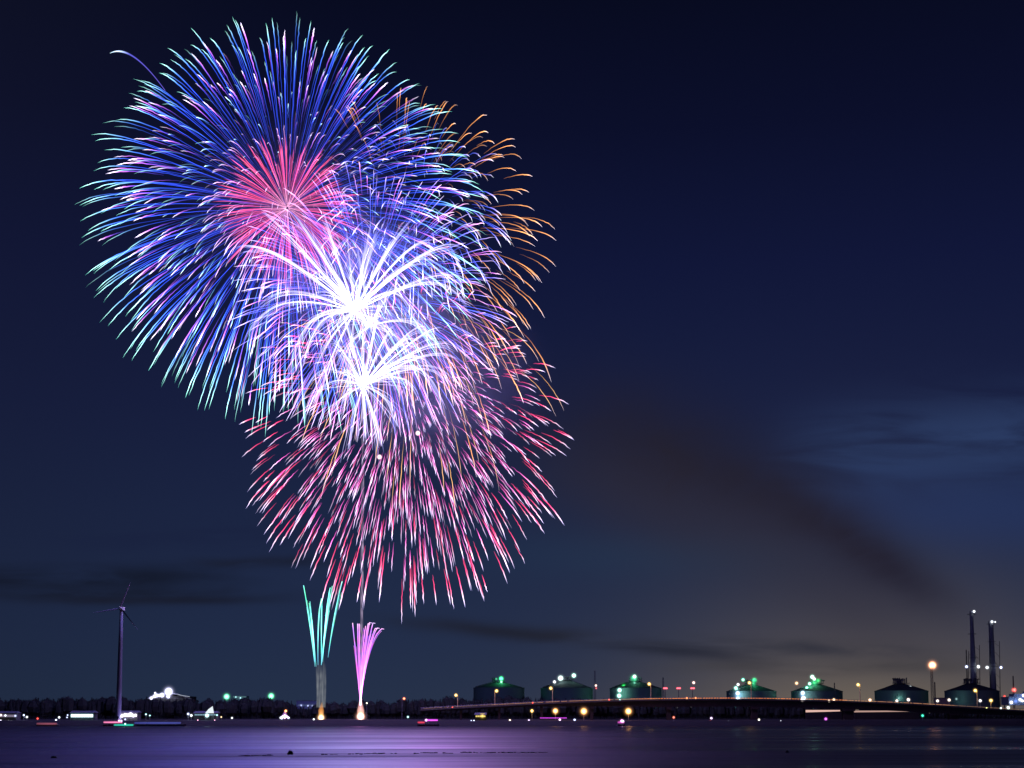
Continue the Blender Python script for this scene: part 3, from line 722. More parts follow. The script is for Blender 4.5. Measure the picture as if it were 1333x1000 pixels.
# railing with rail posts, and glowing tubes added for the light trails of cars
mb = MB(); mb.tube([deck_pt(px, BY - 5.8) + Vector((0, 0, 1.1)) for px, _ in deckp], .08, 5); mb.tube([deck_pt(px, BY - 5.8) + Vector((0, 0, .6)) for px, _ in deckp], .05, 5)
x = 549
while x < 1458:
    c = deck_pt(x, BY - 5.8); mb.box((c.x, c.y, c.z + .53), (.12, .12, 1.1)); x += 3.4
mb.build('railing', steel, br)
def strip(px0, px1, step_, dz, rad, m_, name, duty=1.0, seed=1):
    rnd = random.Random(seed); mb_ = MB(); x = px0
    while x < px1:
        x2 = min(px1, x + step_ * duty * rnd.uniform(.7, 1.2)); a = deck_pt(x, BY - 5.95); b2 = deck_pt(x2, BY - 5.95)
        a.z += dz; b2.z += dz; mb_.tube([a, b2], rad, 5); x += step_
    mb_.build(name, m_, br)
strip(552, 700, 9, .45, .10, emis('car_trail_tan', (.75, .42, .26), .42), 'car_trail', .97, 2)
strip(640, 860, 10, .40, .12, emis('car_trail_tan2', (.9, .42, .22), .75), 'car_trail', .98, 3)
strip(820, 1100, 3.6, .50, .17, emis('car_trail_orange', (1., .27, .07), 1.3), 'car_trail', .75, 4)
strip(1060, 1240, 4.2, .45, .14, emis('car_trail_dim', (.95, .42, .20), .75), 'car_trail', .8, 5)
strip(1200, 1345, 5, .45, .13, emis('car_trail_dim2', (.85, .45, .25), .35), 'car_trail', .85, 6)
# lamps standing on the bridge
for (px, py, arm, r, c, lab) in (
    (593.5, 905, 1.3, 3.0, AMBER, 'first amber street lamp at the left foot of the bridge'), (646.5, 899.5, -1.3, 3.2, AMBER, 'amber street lamp on a pale post before the leftmost tank'),
    (717, 896, 1.3, 3.2, AMBER, 'amber street lamp in front of the tank with three white lamps'), (845, 890.5, 1.3, 3.2, AMBER, 'amber street lamp at the right side of the third tank from the left'),
    (975.5, 889, 1.3, 3.2, AMBER, 'amber street lamp in front of the tank with the blue lit wall'), (1117, 891.5, 1.3, 3.2, AMBER, 'amber street lamp on the bridge against brown sky between two tanks'),
    (1269.5, 899, 1.3, 3.4, AMBER, 'tall amber street lamp in front of the rightmost tank'), (1290, 912, 0, 3.4, AMBER, 'short amber street lamp at the right end of the bridge')):
    c0 = P(px, py, BY); g = deck_pt(px + arm / bu).z
    lamp(px, py, BY, r, c, lab, 'street_lamp', 'street lamp', group='street lamps on the bridge', arm=arm, gz=g, power=1400, pr=.24, pole_m=mat('lamp_post_paint', (.62, .5, .25), .5))
for (px, py, r, c, lab) in (
    (894, 909, 2.2, (1, .3, .1), 'small orange marker lamp on the bridge, under the middle red beacon post'), (905.5, 908.8, 2.0, (1, .3, .1), 'small orange marker lamp on the bridge under the rightmost red beacon'),
    (589, 921, 1.8, RED, 'red marker lamp at the left foot of the bridge'), (693.5, 915, 1.8, RED, 'red marker lamp on the rising part of the bridge'), (793, 911, 1.8, RED, 'red marker lamp on the bridge left of the third tank'),
    (807, 911.5, 1.6, CYANW, 'small pale green lamp on the bridge below the third tank'),
    (1044, 911, 3.0, (1., .85, .8), 'white lamp on the bridge below the tank with a chain of green lamps'), (1079, 912.5, 2.6, (1., .8, .6), 'cream lamp at the bridge railing, left of a close pair'), (1085.5, 911, 2.8, (1., .72, .45), 'peach lamp at the bridge railing, right of a close pair'),
    (1132.5, 911.5, 3.2, (1., .62, .35), 'orange white lamp on the bridge between tanks'), (1167.5, 912.5, 2.7, (1., .82, .75), 'left of two cream lamps in front of the second tank from the right'), (1182.5, 911, 3.1, (1., .8, .72), 'right of two cream lamps in front of the second tank from the right'),
    (1220.5, 912.5, 2.7, (1., .85, .75), 'cream lamp on the bridge just right of the flare tower'), (1235.5, 911.3, 2.8, (1., .85, .7), 'cream lamp at the left foot of the rightmost tank'), (1276, 912.3, 2.8, (.95, .85, .9), 'white lamp in front of the rightmost tank, beside the tall amber one'),
    (1284.3, 922, 1.9, (.9, 1., .3), 'small yellow green lamp at the right end of the bridge'), (1312.5, 921.5, 3.3, (.75, 1., .9), 'pale green white lamp at the right end of the bridge'), (1303, 922, 2.2, (.75, 1., .9), 'dim pale green lamp left of the brighter one at the right end of the bridge')):
    lamp(px, py, BY - 3, r, c, lab, 'marker_lamp', 'lamp', group='small lamps along the bridge', gz=deck_pt(px).z)
# ------------------------------------------------------------------ lower quay under the bridge, its lit face put in as glowing panels
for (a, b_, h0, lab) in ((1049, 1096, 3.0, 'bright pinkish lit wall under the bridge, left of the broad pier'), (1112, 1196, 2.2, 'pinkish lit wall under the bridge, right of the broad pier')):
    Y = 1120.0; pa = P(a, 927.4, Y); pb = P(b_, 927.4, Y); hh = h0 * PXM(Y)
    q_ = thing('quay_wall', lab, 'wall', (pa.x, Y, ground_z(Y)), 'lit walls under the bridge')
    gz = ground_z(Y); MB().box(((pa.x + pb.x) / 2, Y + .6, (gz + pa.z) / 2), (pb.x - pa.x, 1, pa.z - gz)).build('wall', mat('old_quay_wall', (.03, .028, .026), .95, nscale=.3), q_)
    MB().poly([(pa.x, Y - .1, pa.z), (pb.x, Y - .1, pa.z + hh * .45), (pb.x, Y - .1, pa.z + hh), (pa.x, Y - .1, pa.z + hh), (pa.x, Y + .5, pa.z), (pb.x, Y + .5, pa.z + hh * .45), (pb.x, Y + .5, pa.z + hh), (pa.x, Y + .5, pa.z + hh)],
              [(0, 1, 2, 3), (7, 6, 5, 4), (0, 3, 7, 4), (1, 5, 6, 2), (3, 2, 6, 7), (0, 4, 5, 1)]).build('wall_glow', emis('quay_face_glow%d' % a, (.8, .5, .42), 1.0 if a < 1100 else .6), q_)
# quay edge along the shore
Y = 956.0
mb = MB(); xa = P(640, 934, Y).x; xb = P(1420, 934, Y).x; zq = P(700, 938.5, Y).z
o = MB().box(((xa + xb) / 2, Y + 1, (zq + 1) / 2), (xb - xa, 2, zq - 1)).build('quay_edge', mat('quay_concrete', (.10, .10, .10), .9, nscale=.2, namt=.4))
tag(o, 'low concrete quay edge along the water under the bridge', 'quay')

# ------------------------------------------------------------------ storage tanks
def tank(i, x0, x1, ye, ya, ypipe, Y, lab, lamps, wallcol=(.12, .24, .20)):
    c = P((x0 + x1) / 2, ye, Y); tu_ = PXM(Y); R = (x1 - x0) / 2 * tu_; gz = ground_z(Y)
    ze = c.z - gz; za = P((x0 + x1) / 2, ya, Y).z - gz
    th = thing('storage_tank', lab, 'storage tank', (c.x, Y, gz), 'round storage tanks beyond the bridge')
    MB().lathe((c.x, Y, gz), [(R, -1), (R, ze * .55), (R * 1.004, ze * .56), (R * 1.004, ze * .58), (R, ze * .59), (R, ze), (R * 1.012, ze + .1), (R * 1.012, ze + 1.2), (R * .97, ze + 1.2)], 64).build('wall', mat('tank_wall', wallcol, .7, nscale=.06, namt=.2), th, smooth=False)
    prof = [(R * .985, ze + 1.25)]
    for k in range(1, 9):
        q = k / 8; prof.append((R * .985 * (1 - q) + .3, ze + 1.25 + (za - ze - 1.25) * (1 - (1 - q) ** 1.1)))
    MB().lathe((c.x, Y, gz), prof, 64).build('roof', mat('tank_roof', (.07, .09, .10), .8, nscale=.08, namt=.3), th)
    # roof platform with pipework, vents and a small crane
    m_ = MB(); rp = R * (.32 if i >= 6 else .27); pz = gz + za
    rnd = random.Random(i * 5 + 1); top = P(0, ypipe, Y).z
    m_.lathe((c.x, Y, pz - 1.2), [(rp, 0), (rp, .5)], 20)
    for k in range(16):
        a = 2 * PI * k / 16; m_.tube([(c.x + rp * math.cos(a), Y + rp * math.sin(a), pz - .7), (c.x + rp * math.cos(a), Y + rp * math.sin(a), pz + .6)], .14, 4)
    for k in range(26 if i >= 6 else 13):
        xx = c.x + rnd.uniform(-rp, rp) * .9; yy = Y + rnd.uniform(-rp, rp) * .6; h = (top - pz) * rnd.uniform(.45, 1.0)
        m_.tube([(xx, yy, pz - .8), (xx, yy, pz + h)], rnd.uniform(.3, .9), 6)
        if k % 2: m_.box((xx, yy, pz + h * .8), (rnd.uniform(2, 5), 2.0, rnd.uniform(.8, 1.8)))
    m_.build('roof_platform', darksteel, th)
    # sloping stair and pipe run from the platform down to the eave
    m_ = MB(); sgn = -1
    pts = []
    for k in range(10):
        q = k / 9; rr_ = R * .97 * q + rp * (1 - q) * .6
        qq = 1 - rr_ / (R * .985); zz = ze + 1.25 + (za - ze - 1.25) * (1 - (1 - max(0, qq)) ** 1.1)
        pts.append((c.x + sgn * rr_ * .94, Y - rr_ * .34, gz + zz + 1.0))
    m_.tube(pts, .5, 5); m_.tube([(p[0], p[1] - 2, p[2]) for p in pts], .35, 5); m_.build('roof_stair', darksteel, th)
    px_ = pts[-1]; m_ = MB(); m_.tube([(px_[0], px_[1] - 1.0, gz - .5), (px_[0], px_[1] - 1.0, px_[2])], .5, 6)
    for k in range(8): m_.box((px_[0], px_[1] - 1.4, gz + ze * (k + .5) / 8), (2.6, 1.6, .3))
    m_.build('stair_tower', darksteel, th)
    for (lx, ly, r, col, s, pw) in lamps:  # wide dim entries are glow balls added for light on roof and wall
        yy = Y - R * 1.02 if ly > ye else Y - R * .35
        lp = P(lx, ly, yy); lamp_light((lp.x, lp.y, lp.z), r, col, th, s, pw, 'lamp_glow')
    return th
TY2 = 2100.0
tank(1, 616.5, 682.5, 896.5, 887, 881, TY2, 'grey dome tank with a single bright green lamp on its roof, leftmost of the seven', [(652.5, 883.5, 4.5, GREEN, 3.2, 22000), (652.6, 887.8, 2.8, (.3, 1., .5), 1.6, 0), (646, 884, 3.0, (.05, .3, .16), .8, 0)])
tank(2, 704, 771.5, 897, 884.5, 880.5, TY2, 'dark dome tank with three white lamps on its roof, second from the left', [(729.8, 883, 5.2, (.75, 1., .95), 3.6, 6000), (747, 879.5, 4.4, (.55, 1., .85), 3., 3000), (721.8, 887.8, 3.0, WHITE, 3., 0)])
tank(3, 794, 861, 897, 886, 881.5, TY2, 'tank with green lit roof and a column of pale green lamps, third from the left', [(826, 880.8, 3.8, (.6, 1., .85), 3., 4000), (825, 883.5, 8.0, (.04, .55, .22), .9, 16000), (812, 893.5, 5.0, (.03, .75, .12), 1.4, 6000), (806.5, 898.6, 4.6, (.5, 1., .85), 2.2, 9000), (806, 905.8, 4.8, (.45, 1., .85), 2.2, 9000), (826, 889, 3., (.2, .7, .5), .7, 0)])
tank(4, 946, 1010, 901, 890, 884, TY2, 'tank with a blue lit patch of wall and green lamps above, fourth from the left', [(967.3, 885, 3.2, (.2, 1., .6), 3., 5000), (982, 885.5, 5.5, (.04, .7, .25), 1.3, 12000), (981, 890.5, 6.0, (.03, .4, .15), .8, 9000), (960.8, 891.2, 2.8, WHITE, 3., 0), (958, 896, 4.2, (.4, 1., .8), 2.6, 9000), (960.3, 902.5, 4.4, (.55, .8, 1.), 2.6, 26000), (960.5, 909.5, 4.5, (.6, .85, 1.), 2.4, 12000), (961, 906, 10.5, (.20, .34, .75), .55, 0)])
tank(5, 1030.5, 1096, 901, 889.5, 884, TY2, 'tank with a sloping chain of green lamps on its roof, fifth from the left', [(1057.4, 881.3, 4.2, (.5, 1., .75), 3., 8000), (1060, 884, 3.2, (.5, 1., .7), 3., 0), (1054, 890.2, 3.4, (.3, 1., .7), 3., 6000), (1050.3, 895.5, 3.6, (.3, 1., .7), 3., 9000), (1060, 889, 9, (.03, .5, .16), .8, 12000), (1055, 896, 6, (.02, .4, .12), .7, 0), (1065, 886, 5, (.02, .5, .12), .8, 0), (1045, 902.2, 4.4, (.55, .8, 1.), 2.6, 18000), (1046, 909, 4.8, (.9, .95, 1.), 2.2, 7000), (1045, 905, 7, (.18, .30, .6), .5, 0)])
tank(6, 1139.5, 1207, 900.5, 889, 882, TY2, 'unlit dark teal tank with a bushy pipework top, second from the right', [(1185, 894.5, 2.4, WHITE, 2.6, 0), (1170, 909, 3, (.35, .6, .6), .35, 9000)])
tank(7, 1231, 1299, 900.5, 889, 882, TY2, 'dark teal tank in front of the two chimneys, rightmost of the seven', [(1245, 910, 3, (.35, .6, .6), .35, 9000)])

# ------------------------------------------------------------------ chimneys
def chimney(px, pt, wtop, wbot, Y, lab, guides, lamps):
    c = P(px, 900, Y); yu = PXM(Y); gz = 5.0; top = P(px, pt, Y).z
    th = thing('chimney', lab, 'chimney', (c.x, Y, gz), 'power station chimneys')
    h = top - gz
    MB().lathe((c.x, Y, gz), [(wbot * yu / 2, -1), (wbot * yu / 2 * .97, h * .3), (wtop * yu / 2 * 1.02, h * .85), (wtop * yu / 2, h), (wtop * yu / 2 * .8, h), (wtop * yu / 2 * .78, h - 3)], 28).build('stack', mat('chimney_hazed', (.30, .31, .36), .8, nscale=.03, namt=.25), th, smooth=False)  # bluish fade of the haze put into the stack colour
    m_ = MB()
    for (gx, gy) in guides:
        g = P(gx, gy, Y); gb = P(gx + (gx - px) * .12, 915, Y)
        m_.tube([(gb.x, Y - 6, gz), (g.x, Y - 6, g.z)], [.7, .5], 5)
        for k in range(7):
            q = k / 7; z1 = gz + (g.z - gz) * (k + .5) / 7; z2 = gz + (g.z - gz) * min(1, (k + 1.3) / 7)
            m_.tube([(gb.x + (g.x - gb.x) * (k + .5) / 7, Y - 6, z1), (c.x, Y, z2)], .3, 4)
        m_.box(((g.x + c.x) / 2, Y - 4, P(gx, 868, Y).z), (abs(g.x - c.x), 3, .8))
    m_.build('support_frame', darksteel, th)
    m_ = MB()
    for k in (.55, .78, .97): m_.lathe((c.x, Y, gz), [(wbot * yu * .5 + .4, h * k), (wbot * yu * .5 + 1.6, h * k), (wbot * yu * .5 + 1.6, h * k + .5), (wbot * yu * .5 + .4, h * k + .5)], 20, cap=False)
    m_.build('gallery', darksteel, th)
    for (lx, ly, r, col, s) in lamps: lp = P(lx, ly, Y - 8); lamp_light(tuple(lp), r, col, th, s, 0)
chimney(1268, 796, 4.6, 8.5, 2500, 'taller of two slim chimneys at right, with a white lamp at its tip', [(1259.5, 848), (1273.5, 840)], [(1268, 796, 2.6, WHITE, 2.4), (1258.2, 868, 2.8, BLUEW, 3.), (1273.6, 868, 3.2, WHITE, 3.)])
chimney(1293, 809, 6.2, 8.5, 2560, 'shorter and thicker of two chimneys at the right edge, with two lamps at its tip', [(1287.5, 832), (1299.5, 835)], [(1291.3, 809.6, 2.8, WHITE, 2.8), (1295.5, 809.8, 1.8, WHITE, 1.5), (1285, 869, 3.0, WHITE, 3.), (1303, 869, 2.8, BLUEW, 3.)])
# ------------------------------------------------------------------ lattice masts
def mast(px, pt, pb, Y, wpx, lab, lamps, name='lattice_mast', cat='mast', group='lattice masts beyond the bridge', wtop=None):
    c = P(px, pb, Y); yu = PXM(Y); gz = ground_z(Y); top = P(px, pt, Y).z; th = thing(name, lab, cat, (c.x, Y, gz), group)
    w0 = wpx * yu / 2; w1 = (wtop or wpx * .5) * yu / 2; m_ = MB(); h = top - gz; N = 12
    for sx, sy in ((-1, -1), (1, -1), (1, 1), (-1, 1)): m_.tube([(c.x + sx * w0, Y + sy * w0, gz), (c.x + sx * w1, Y + sy * w1, top)], .22, 4)
    for k in range(N):
        a = w0 + (w1 - w0) * k / N; b_ = w0 + (w1 - w0) * (k + 1) / N; z1 = gz + h * k / N; z2 = gz + h * (k + 1) / N
        for sy in (-1, 1):
            m_.tube([(c.x - a, Y + sy * a, z1), (c.x + b_, Y + sy * b_, z2)], .14, 4); m_.tube([(c.x + a, Y + sy * a, z1), (c.x - b_, Y + sy * b_, z2)], .14, 4); m_.tube([(c.x - b_, Y + sy * b_, z2), (c.x + b_, Y + sy * b_, z2)], .14, 4)
    m_.build('lattice', darksteel, th)
    for (lx, ly, r, col, s, pw) in lamps: lamp_light(tuple(P(lx, ly, Y - 3)), r, col, th, s, pw)
    return th
ft = mast(1214, 871, 915, 1900, 3.2, 'tower carrying the biggest orange flame light, left of the chimneys', [(1213.7, 866, 8.0, (1., .42, .22), 4.0, 9000)], 'flare_tower', 'flare tower', None, 2.2)
MB().lathe(P(1214, 871, 1900), [(.6, 0), (1.6, 1), (1.9, 2), (1.5, 3.2)], 12).build('burner_tip', darksteel, ft)
mast(774.5, 873, 915, 1800, 3.4, 'thin dark mast with a small pinkish lamp, right of the second tank', [(775.7, 892.5, 2.2, (1., .7, .6), 2.6, 0), (776, 896, 2.4, (.6, .1, .1), 1., 0)], wtop=1.2)
mast(863.5, 882, 912, 1800, 3.4, 'unlit dark mast at the right side of the third tank', [], wtop=1.2)
mast(1217.5, 888, 915, 1920, 1.6, 'thin unlit pole just right of the flare tower', [], wtop=1.0)
mast(1320, 880, 915, 2000, 2.2, 'mast with a strong red lamp at the right edge', [(1320, 898.3, 4.4, (1., .10, .08), 3., 2000)], wtop=.8)
mast(1307.5, 905, 915, 2000, 1.5, 'short mast with a dim red lamp right of the chimneys', [(1307.5, 906.5, 2.6, RED, 1.6, 0)], wtop=.8)
mast(1086.5, 889, 905, 2050, 1.4, 'short dark mast at the right shoulder of the fifth tank', [], wtop=.8)
mast(1260, 846, 915, 2600, 2.0, 'slim dark mast just left of the taller chimney', [], wtop=.8)
for (px, lab, extra) in ((866, 'red beacon post left of the other two beside the third tank', None), (883.3, 'red beacon post in the middle of three', None), (901.5, 'red beacon post with a pinkish lamp above it, rightmost of three', (903, 888.8))):
    Y = 1500.0; c = P(px, 897, Y); gz = ground_z(Y)
    th = thing('beacon_post', lab, 'beacon', (c.x, Y, gz), 'three red beacon posts')
    MB().tube([(c.x, Y, gz), (c.x, Y, c.z)], [.35, .3], 6).build('pole', darksteel, th)
    MB().box((c.x, Y, c.z + .1), (4.0, 1.0, .3)).build('platform', darksteel, th)
    for k in (-1.4, 0, 1.4): lamp_light((c.x + k, Y - .8, c.z + .7), 2.2, (1., .10, .14), th, 1.6, 0)
    if extra:
        e = P(extra[0], extra[1], Y); MB().tube([(e.x - 1, Y, c.z), (e.x - 1, Y, e.z - .6), (e.x, Y, e.z)], .2, 5).build('arm', steel, th); lamp_light(tuple(e), 2.8, (1., .55, .5), th, 3., 0)
lamp(1037, 889.5, 1700, 3.6, (1., .55, .28), 'dim orange lamp in the haze between the fourth and fifth tanks', 'street_lamp', 'street lamp', s=1.6, group=None)

# ------------------------------------------------------------------ plant at the right edge
Y = 1900.0; c = P(1322, 915, Y)
pl = thing('factory', 'blue lit factory building at the right edge behind the bridge', 'factory', (c.x, Y, 5))
z = lambda py: P(0, py, Y).z
def pbox(mb_, x0, x1, y0, y1, d=12, Yc=Y): a = P(x0, y0, Yc); b_ = P(x1, y1, Yc); mb_.box(((a.x + b_.x) / 2, Yc + d / 2, (a.z + b_.z) / 2), (b_.x - a.x, d, abs(a.z - b_.z))); return mb_
bluewall = mat('factory_wall', (.16, .22, .34), .8, nscale=.1)
m_ = MB(); pbox(m_, 1313, 1350, 907, 918, 30); pbox(m_, 1320, 1334, 903.2, 906.9, 20); pbox(m_, 1338, 1350, 900, 906.9, 20); m_.build('wall', bluewall, pl)
m_ = MB()
for (x0, y0) in ((1315, 909), (1318, 909), (1321, 909), (1324, 905), (1327, 909), (1330, 905)): pbox(m_, x0, x0 + 1.8, y0, y0 + 1.6, .3, Y - .3)
m_.build('window', emis('blue_window', (.15, .35, .9), .5), pl)
for (lx, ly, r, col, s) in ((1316.5, 914.5, 3.3, WHITE, 3.), (1328, 911, 3.2, WHITE, 3.), (1332.5, 905.5, 3.4, BLUEW, 3.2), (1331, 912.5, 2.6, WHITE, 2.5), (1322, 913, 4.5, (.1, .2, .7), 1.)): lamp_light(tuple(P(lx, ly, Y - 6)), r, col, pl, s, 4000 if r > 3.2 else 0)
# low building left of the rightmost tank
Y = 1700.0; bl = thing('shed', 'low grey brown shed between the flare tower and the rightmost tank', 'shed', tuple(P(1229, 915, Y))[:2] + (5,))
m_ = MB(); pbox(m_, 1222, 1236.5, 909, 921, 20, Y); m_.build('wall', mat('shed_wall', (.30, .22, .18), .9), bl); m_ = MB(); pbox(m_, 1221.5, 1237, 908.3, 908.95, 21, Y - .5); m_.build('roof', roofm, bl)

# ------------------------------------------------------------------ far stadium and lamps behind the wood at left
Y = 2600.0; c = P(222, 908, Y)
st = thing('stadium', 'floodlit stadium roof showing above the dark wood, right of the turbine', 'stadium', (c.x, Y, 5))
pts = [P(192 + 58 * q, 909.5 - 7.5 * math.sin(PI * min(1, q * 1.05)) ** .8, Y) for q in [i / 16 for i in range(17)]]
m_ = MB()
for i, p in enumerate(pts): m_.v += [(p.x, Y - 3, p.z), (p.x, Y + 60, p.z - 4), (p.x, Y + 60, p.z - 6), (p.x, Y - 3, p.z - 1.6)]
for i in range(16):
    for j in range(4): m_.f.append((i * 4 + j, i * 4 + (j + 1) % 4, i * 4 + 4 + (j + 1) % 4, i * 4 + 4 + j))
m_.build('roof', mat('stadium_roof', (.4, .42, .5), .6), st)
m_ = MB(); pbox(m_, 196, 246, 906.5, 922, 60, Y + 4); m_.build('stand', darkwall, st)
m_ = MB(); m_.tube([P(231 + 16 * q, 904.3 + 2.8 * q, Y - 5) for q in (0, .3, .6, 1)], .6, 5); m_.build('roof_edge_glow', emis('pale_line', (.6, .65, .8), .6), st)  # floodlit roof arc put in as a glowing tube
for (lx, ly, r, s) in ((219.5, 900.5, 8.2, 4.2), (211, 905, 4.8, 3.6), (219, 906.8, 3.8, 3.4), (197, 909, 3.6, 3.), (201, 906.5, 3.6, 3.), (204, 905.5, 4.0, 3.), (202, 902.2, 2.2, 2.4), (207.5, 905.5, 3., 2.5)):
    lamp_light(tuple(P(lx, ly, Y - 12)), r, (.68, .68, 1.), st, s, 20000 if r > 6 else 0, 'flood_lamp')
Y = 2300.0
for (px, py, lab) in ((295, 907, 'green lamp above the wood at left, left of the pale long building'), (353, 906.2, 'green lamp above the wood at left, nearer the teal fountain')):
    lamp(px, py, Y, 6.0, (.16, .9, .42), lab, 'mast_lamp', 'lamp', s=2.8, group='green lamps above the wood', pr=.4); 
Y = 2300.0; hb = thing('long_building', 'pale cyan lit top of a long building between the two green lamps', 'building', (P(311, 908, Y).x, Y, 5))
m_ = MB(); pbox(m_, 303, 321, 906, 925, 20, Y); m_.build('wall', mat('long_wall', (.35, .45, .48), .8), hb); m_ = MB(); pbox(m_, 303.5, 320.5, 906.6, 907.8, .3, Y - .4); m_.build('window', emis('cyan_dim', (.35, .75, .8), .22), hb)
lamp_light(tuple(P(307, 907.5, Y - 3)), 2., CYANW, hb, 1.3); lamp_light(tuple(P(313, 908.7, Y - 3)), 2., CYANW, hb, 1.6)
Y = 1500.0; fb = thing('long_building', 'faint blue lit building seen through the gap behind the teal fountain', 'building', (P(398, 918, Y).x, Y, 4))
m_ = MB(); pbox(m_, 386, 412, 912.5, 930, 16, Y); m_.build('wall', mat('faint_wall', (.12, .16, .24), .8), fb); m_ = MB(); pbox(m_, 385.5, 412.5, 911.9, 912.45, 17, Y - .5); m_.build('roof', roofm, fb)
m_ = MB()
for k in range(8): pbox(m_, 388 + k * 3, 389.6 + k * 3, 917.5, 918.7, .3, Y - .4)
m_.build('window', emis('pale_blue_window', (.35, .5, .9), .25), fb)
for x_ in (392, 401, 407): lamp_light(tuple(P(x_, 918.3 + (x_ % 2) * .5, Y - 3)), 2.4, BLUEW, fb, .8)

# ------------------------------------------------------------------ festival buildings, tents and boats on the left shore
def hall(x0, x1, yroof, ylit0, ylit1, Y, lab, colw, stren, name='hall', cat='building', panes=12):
    a = P(x0, ylit1, Y); b_ = P(x1, ylit0, Y); gz = GZ
    th = thing(name, lab, cat, ((a.x + b_.x) / 2, Y, gz)); wv = b_.x - a.x; zr = P(x0, yroof, Y).z
    MB().box(((a.x + b_.x) / 2, Y + 5, (gz + zr) / 2), (wv + 1, 9, zr - gz)).build('wall', darkwall, th)
    MB().poly([(a.x - 1, Y - .5, zr), (b_.x + 1, Y - .5, zr), (b_.x + 1, Y + 10.5, zr), (a.x - 1, Y + 10.5, zr), (a.x - .5, Y + 5, zr + 1.4), (b_.x + .5, Y + 5, zr + 1.4)], [(0, 1, 5, 4), (2, 3, 4, 5), (0, 4, 3), (1, 2, 5), (3, 2, 1, 0)]).build('roof', roofm, th)
    m_ = MB(); wp = wv / panes
    for k in range(panes): m_.box((a.x + wp * (k + .5), Y + .35, (a.z + b_.z) / 2), (wp * .88, .2, b_.z - a.z))
    m_.build('window', emis('window_%d_%d' % (x0, x1), colw, stren), th)
    return th, a, b_
th, a, b_ = hall(92, 121, 928, 929.8, 933.8, 985, 'long hall with one bright cyan white row of windows, left of the turbine', (.75, .95, 1.), 1.6)
for k in range(7): lamp_light(tuple(P(94 + k * 4.2, 931.6, 983)), 3.4, (.35, .7, .85), th, 1.3, 500 if k % 3 == 0 else 0)
lamp_light(tuple(P(88, 931, 983)), 1.8, BLUEW, th, 1.3); lamp_light(tuple(P(87.3, 934, 983)), 1.8, BLUEW, th, 1.3)
th, a, b_ = hall(157, 178, 927.8, 929.6, 933.2, 988, 'brightly lit pavilion just right of the turbine foot', (.95, .85, 1.), 1.5, 'pavilion', panes=7)
for (x_, y_, r_, s_) in ((159, 932, 3.6, 2.6), (163, 930.8, 3.8, 3.), (166.5, 931.2, 3.4, 3.), (170, 930, 4.2, 3.2), (173.5, 932, 3.2, 2.6), (176.5, 931, 2.6, 2.2)): lamp_light(tuple(P(x_, y_, 985)), r_, (.80, .72, 1.), th, s_, 800)
th, a, b_ = hall(-6, 20, 928.5, 930.5, 933.5, 985, 'row of dimly lit pinkish windows at the left edge', (.7, .6, .85), .30, 'low_building', panes=9)
lamp_light(tuple(P(1, 931, 983)), 2.6, (1., .7, .7), th, 1.8); lamp_light(tuple(P(7, 931.5, 983)), 2.4, WHITE, th, 1.4); lamp_light(tuple(P(20, 932, 983)), 2.8, BLUEW, th, .8)
th, a, b_ = hall(253, 281, 928.4, 929.8, 931.4, 990, 'low lit stall building behind the white sail tent', (.4, .7, .85), .55, 'low_building', panes=8)
th, a, b_ = hall(619, 632, 930.5, 931.5, 933.5, 985, 'small yellow lit building under the left part of the bridge', (1., .75, .2), .9, 'kiosk', panes=5)
m_ = MB(); pbox(m_, 625, 631, 928.7, 929.6, .3, 984); m_.build('sign', emis('kiosk_sign', (1., .75, .2), .45), th)
lamp_light(tuple(P(628, 932, 982)), 4.5, (.8, .55, .12), th, 1.0, 600)
# white sail tent
Y = 980.0; a = P(267, 928.5, Y); b_ = P(276.5, 928.5, Y); ap = P(275.8, 919.5, Y)
sl = thing('sail_tent', 'glowing white pointed sail tent on the shore, left of centre', 'tent', ((a.x + b_.x) / 2, Y, GZ))
MB().poly([(a.x, Y, a.z), (b_.x, Y, a.z), (ap.x, Y + 2, ap.z), ((a.x * .55 + ap.x * .45), Y + .8, a.z + (ap.z - a.z) * .58), (a.x, Y + 5, a.z), (b_.x, Y + 5, a.z), (ap.x, Y + 2.6, ap.z)],
          [(0, 1, 2, 3), (4, 3, 2, 6), (1, 5, 6, 2), (5, 4, 6), (0, 3, 4)]).build('canvas', emis('sail_canvas', (.85, .95, 1.), 1.0), sl)
m_ = MB()
for x_ in (a.x + .2, b_.x - .2): m_.tube([(x_, Y, GZ), (x_, Y, a.z)], .12, 5); m_.tube([(x_, Y + 5, GZ), (x_, Y + 5, a.z)], .12, 5)
m_.build('pole', steel, sl); lamp_light(tuple(P(269.5, 931.5, Y - 2)), 4.0, (.6, .95, 1.), sl, 2.6, 1500)
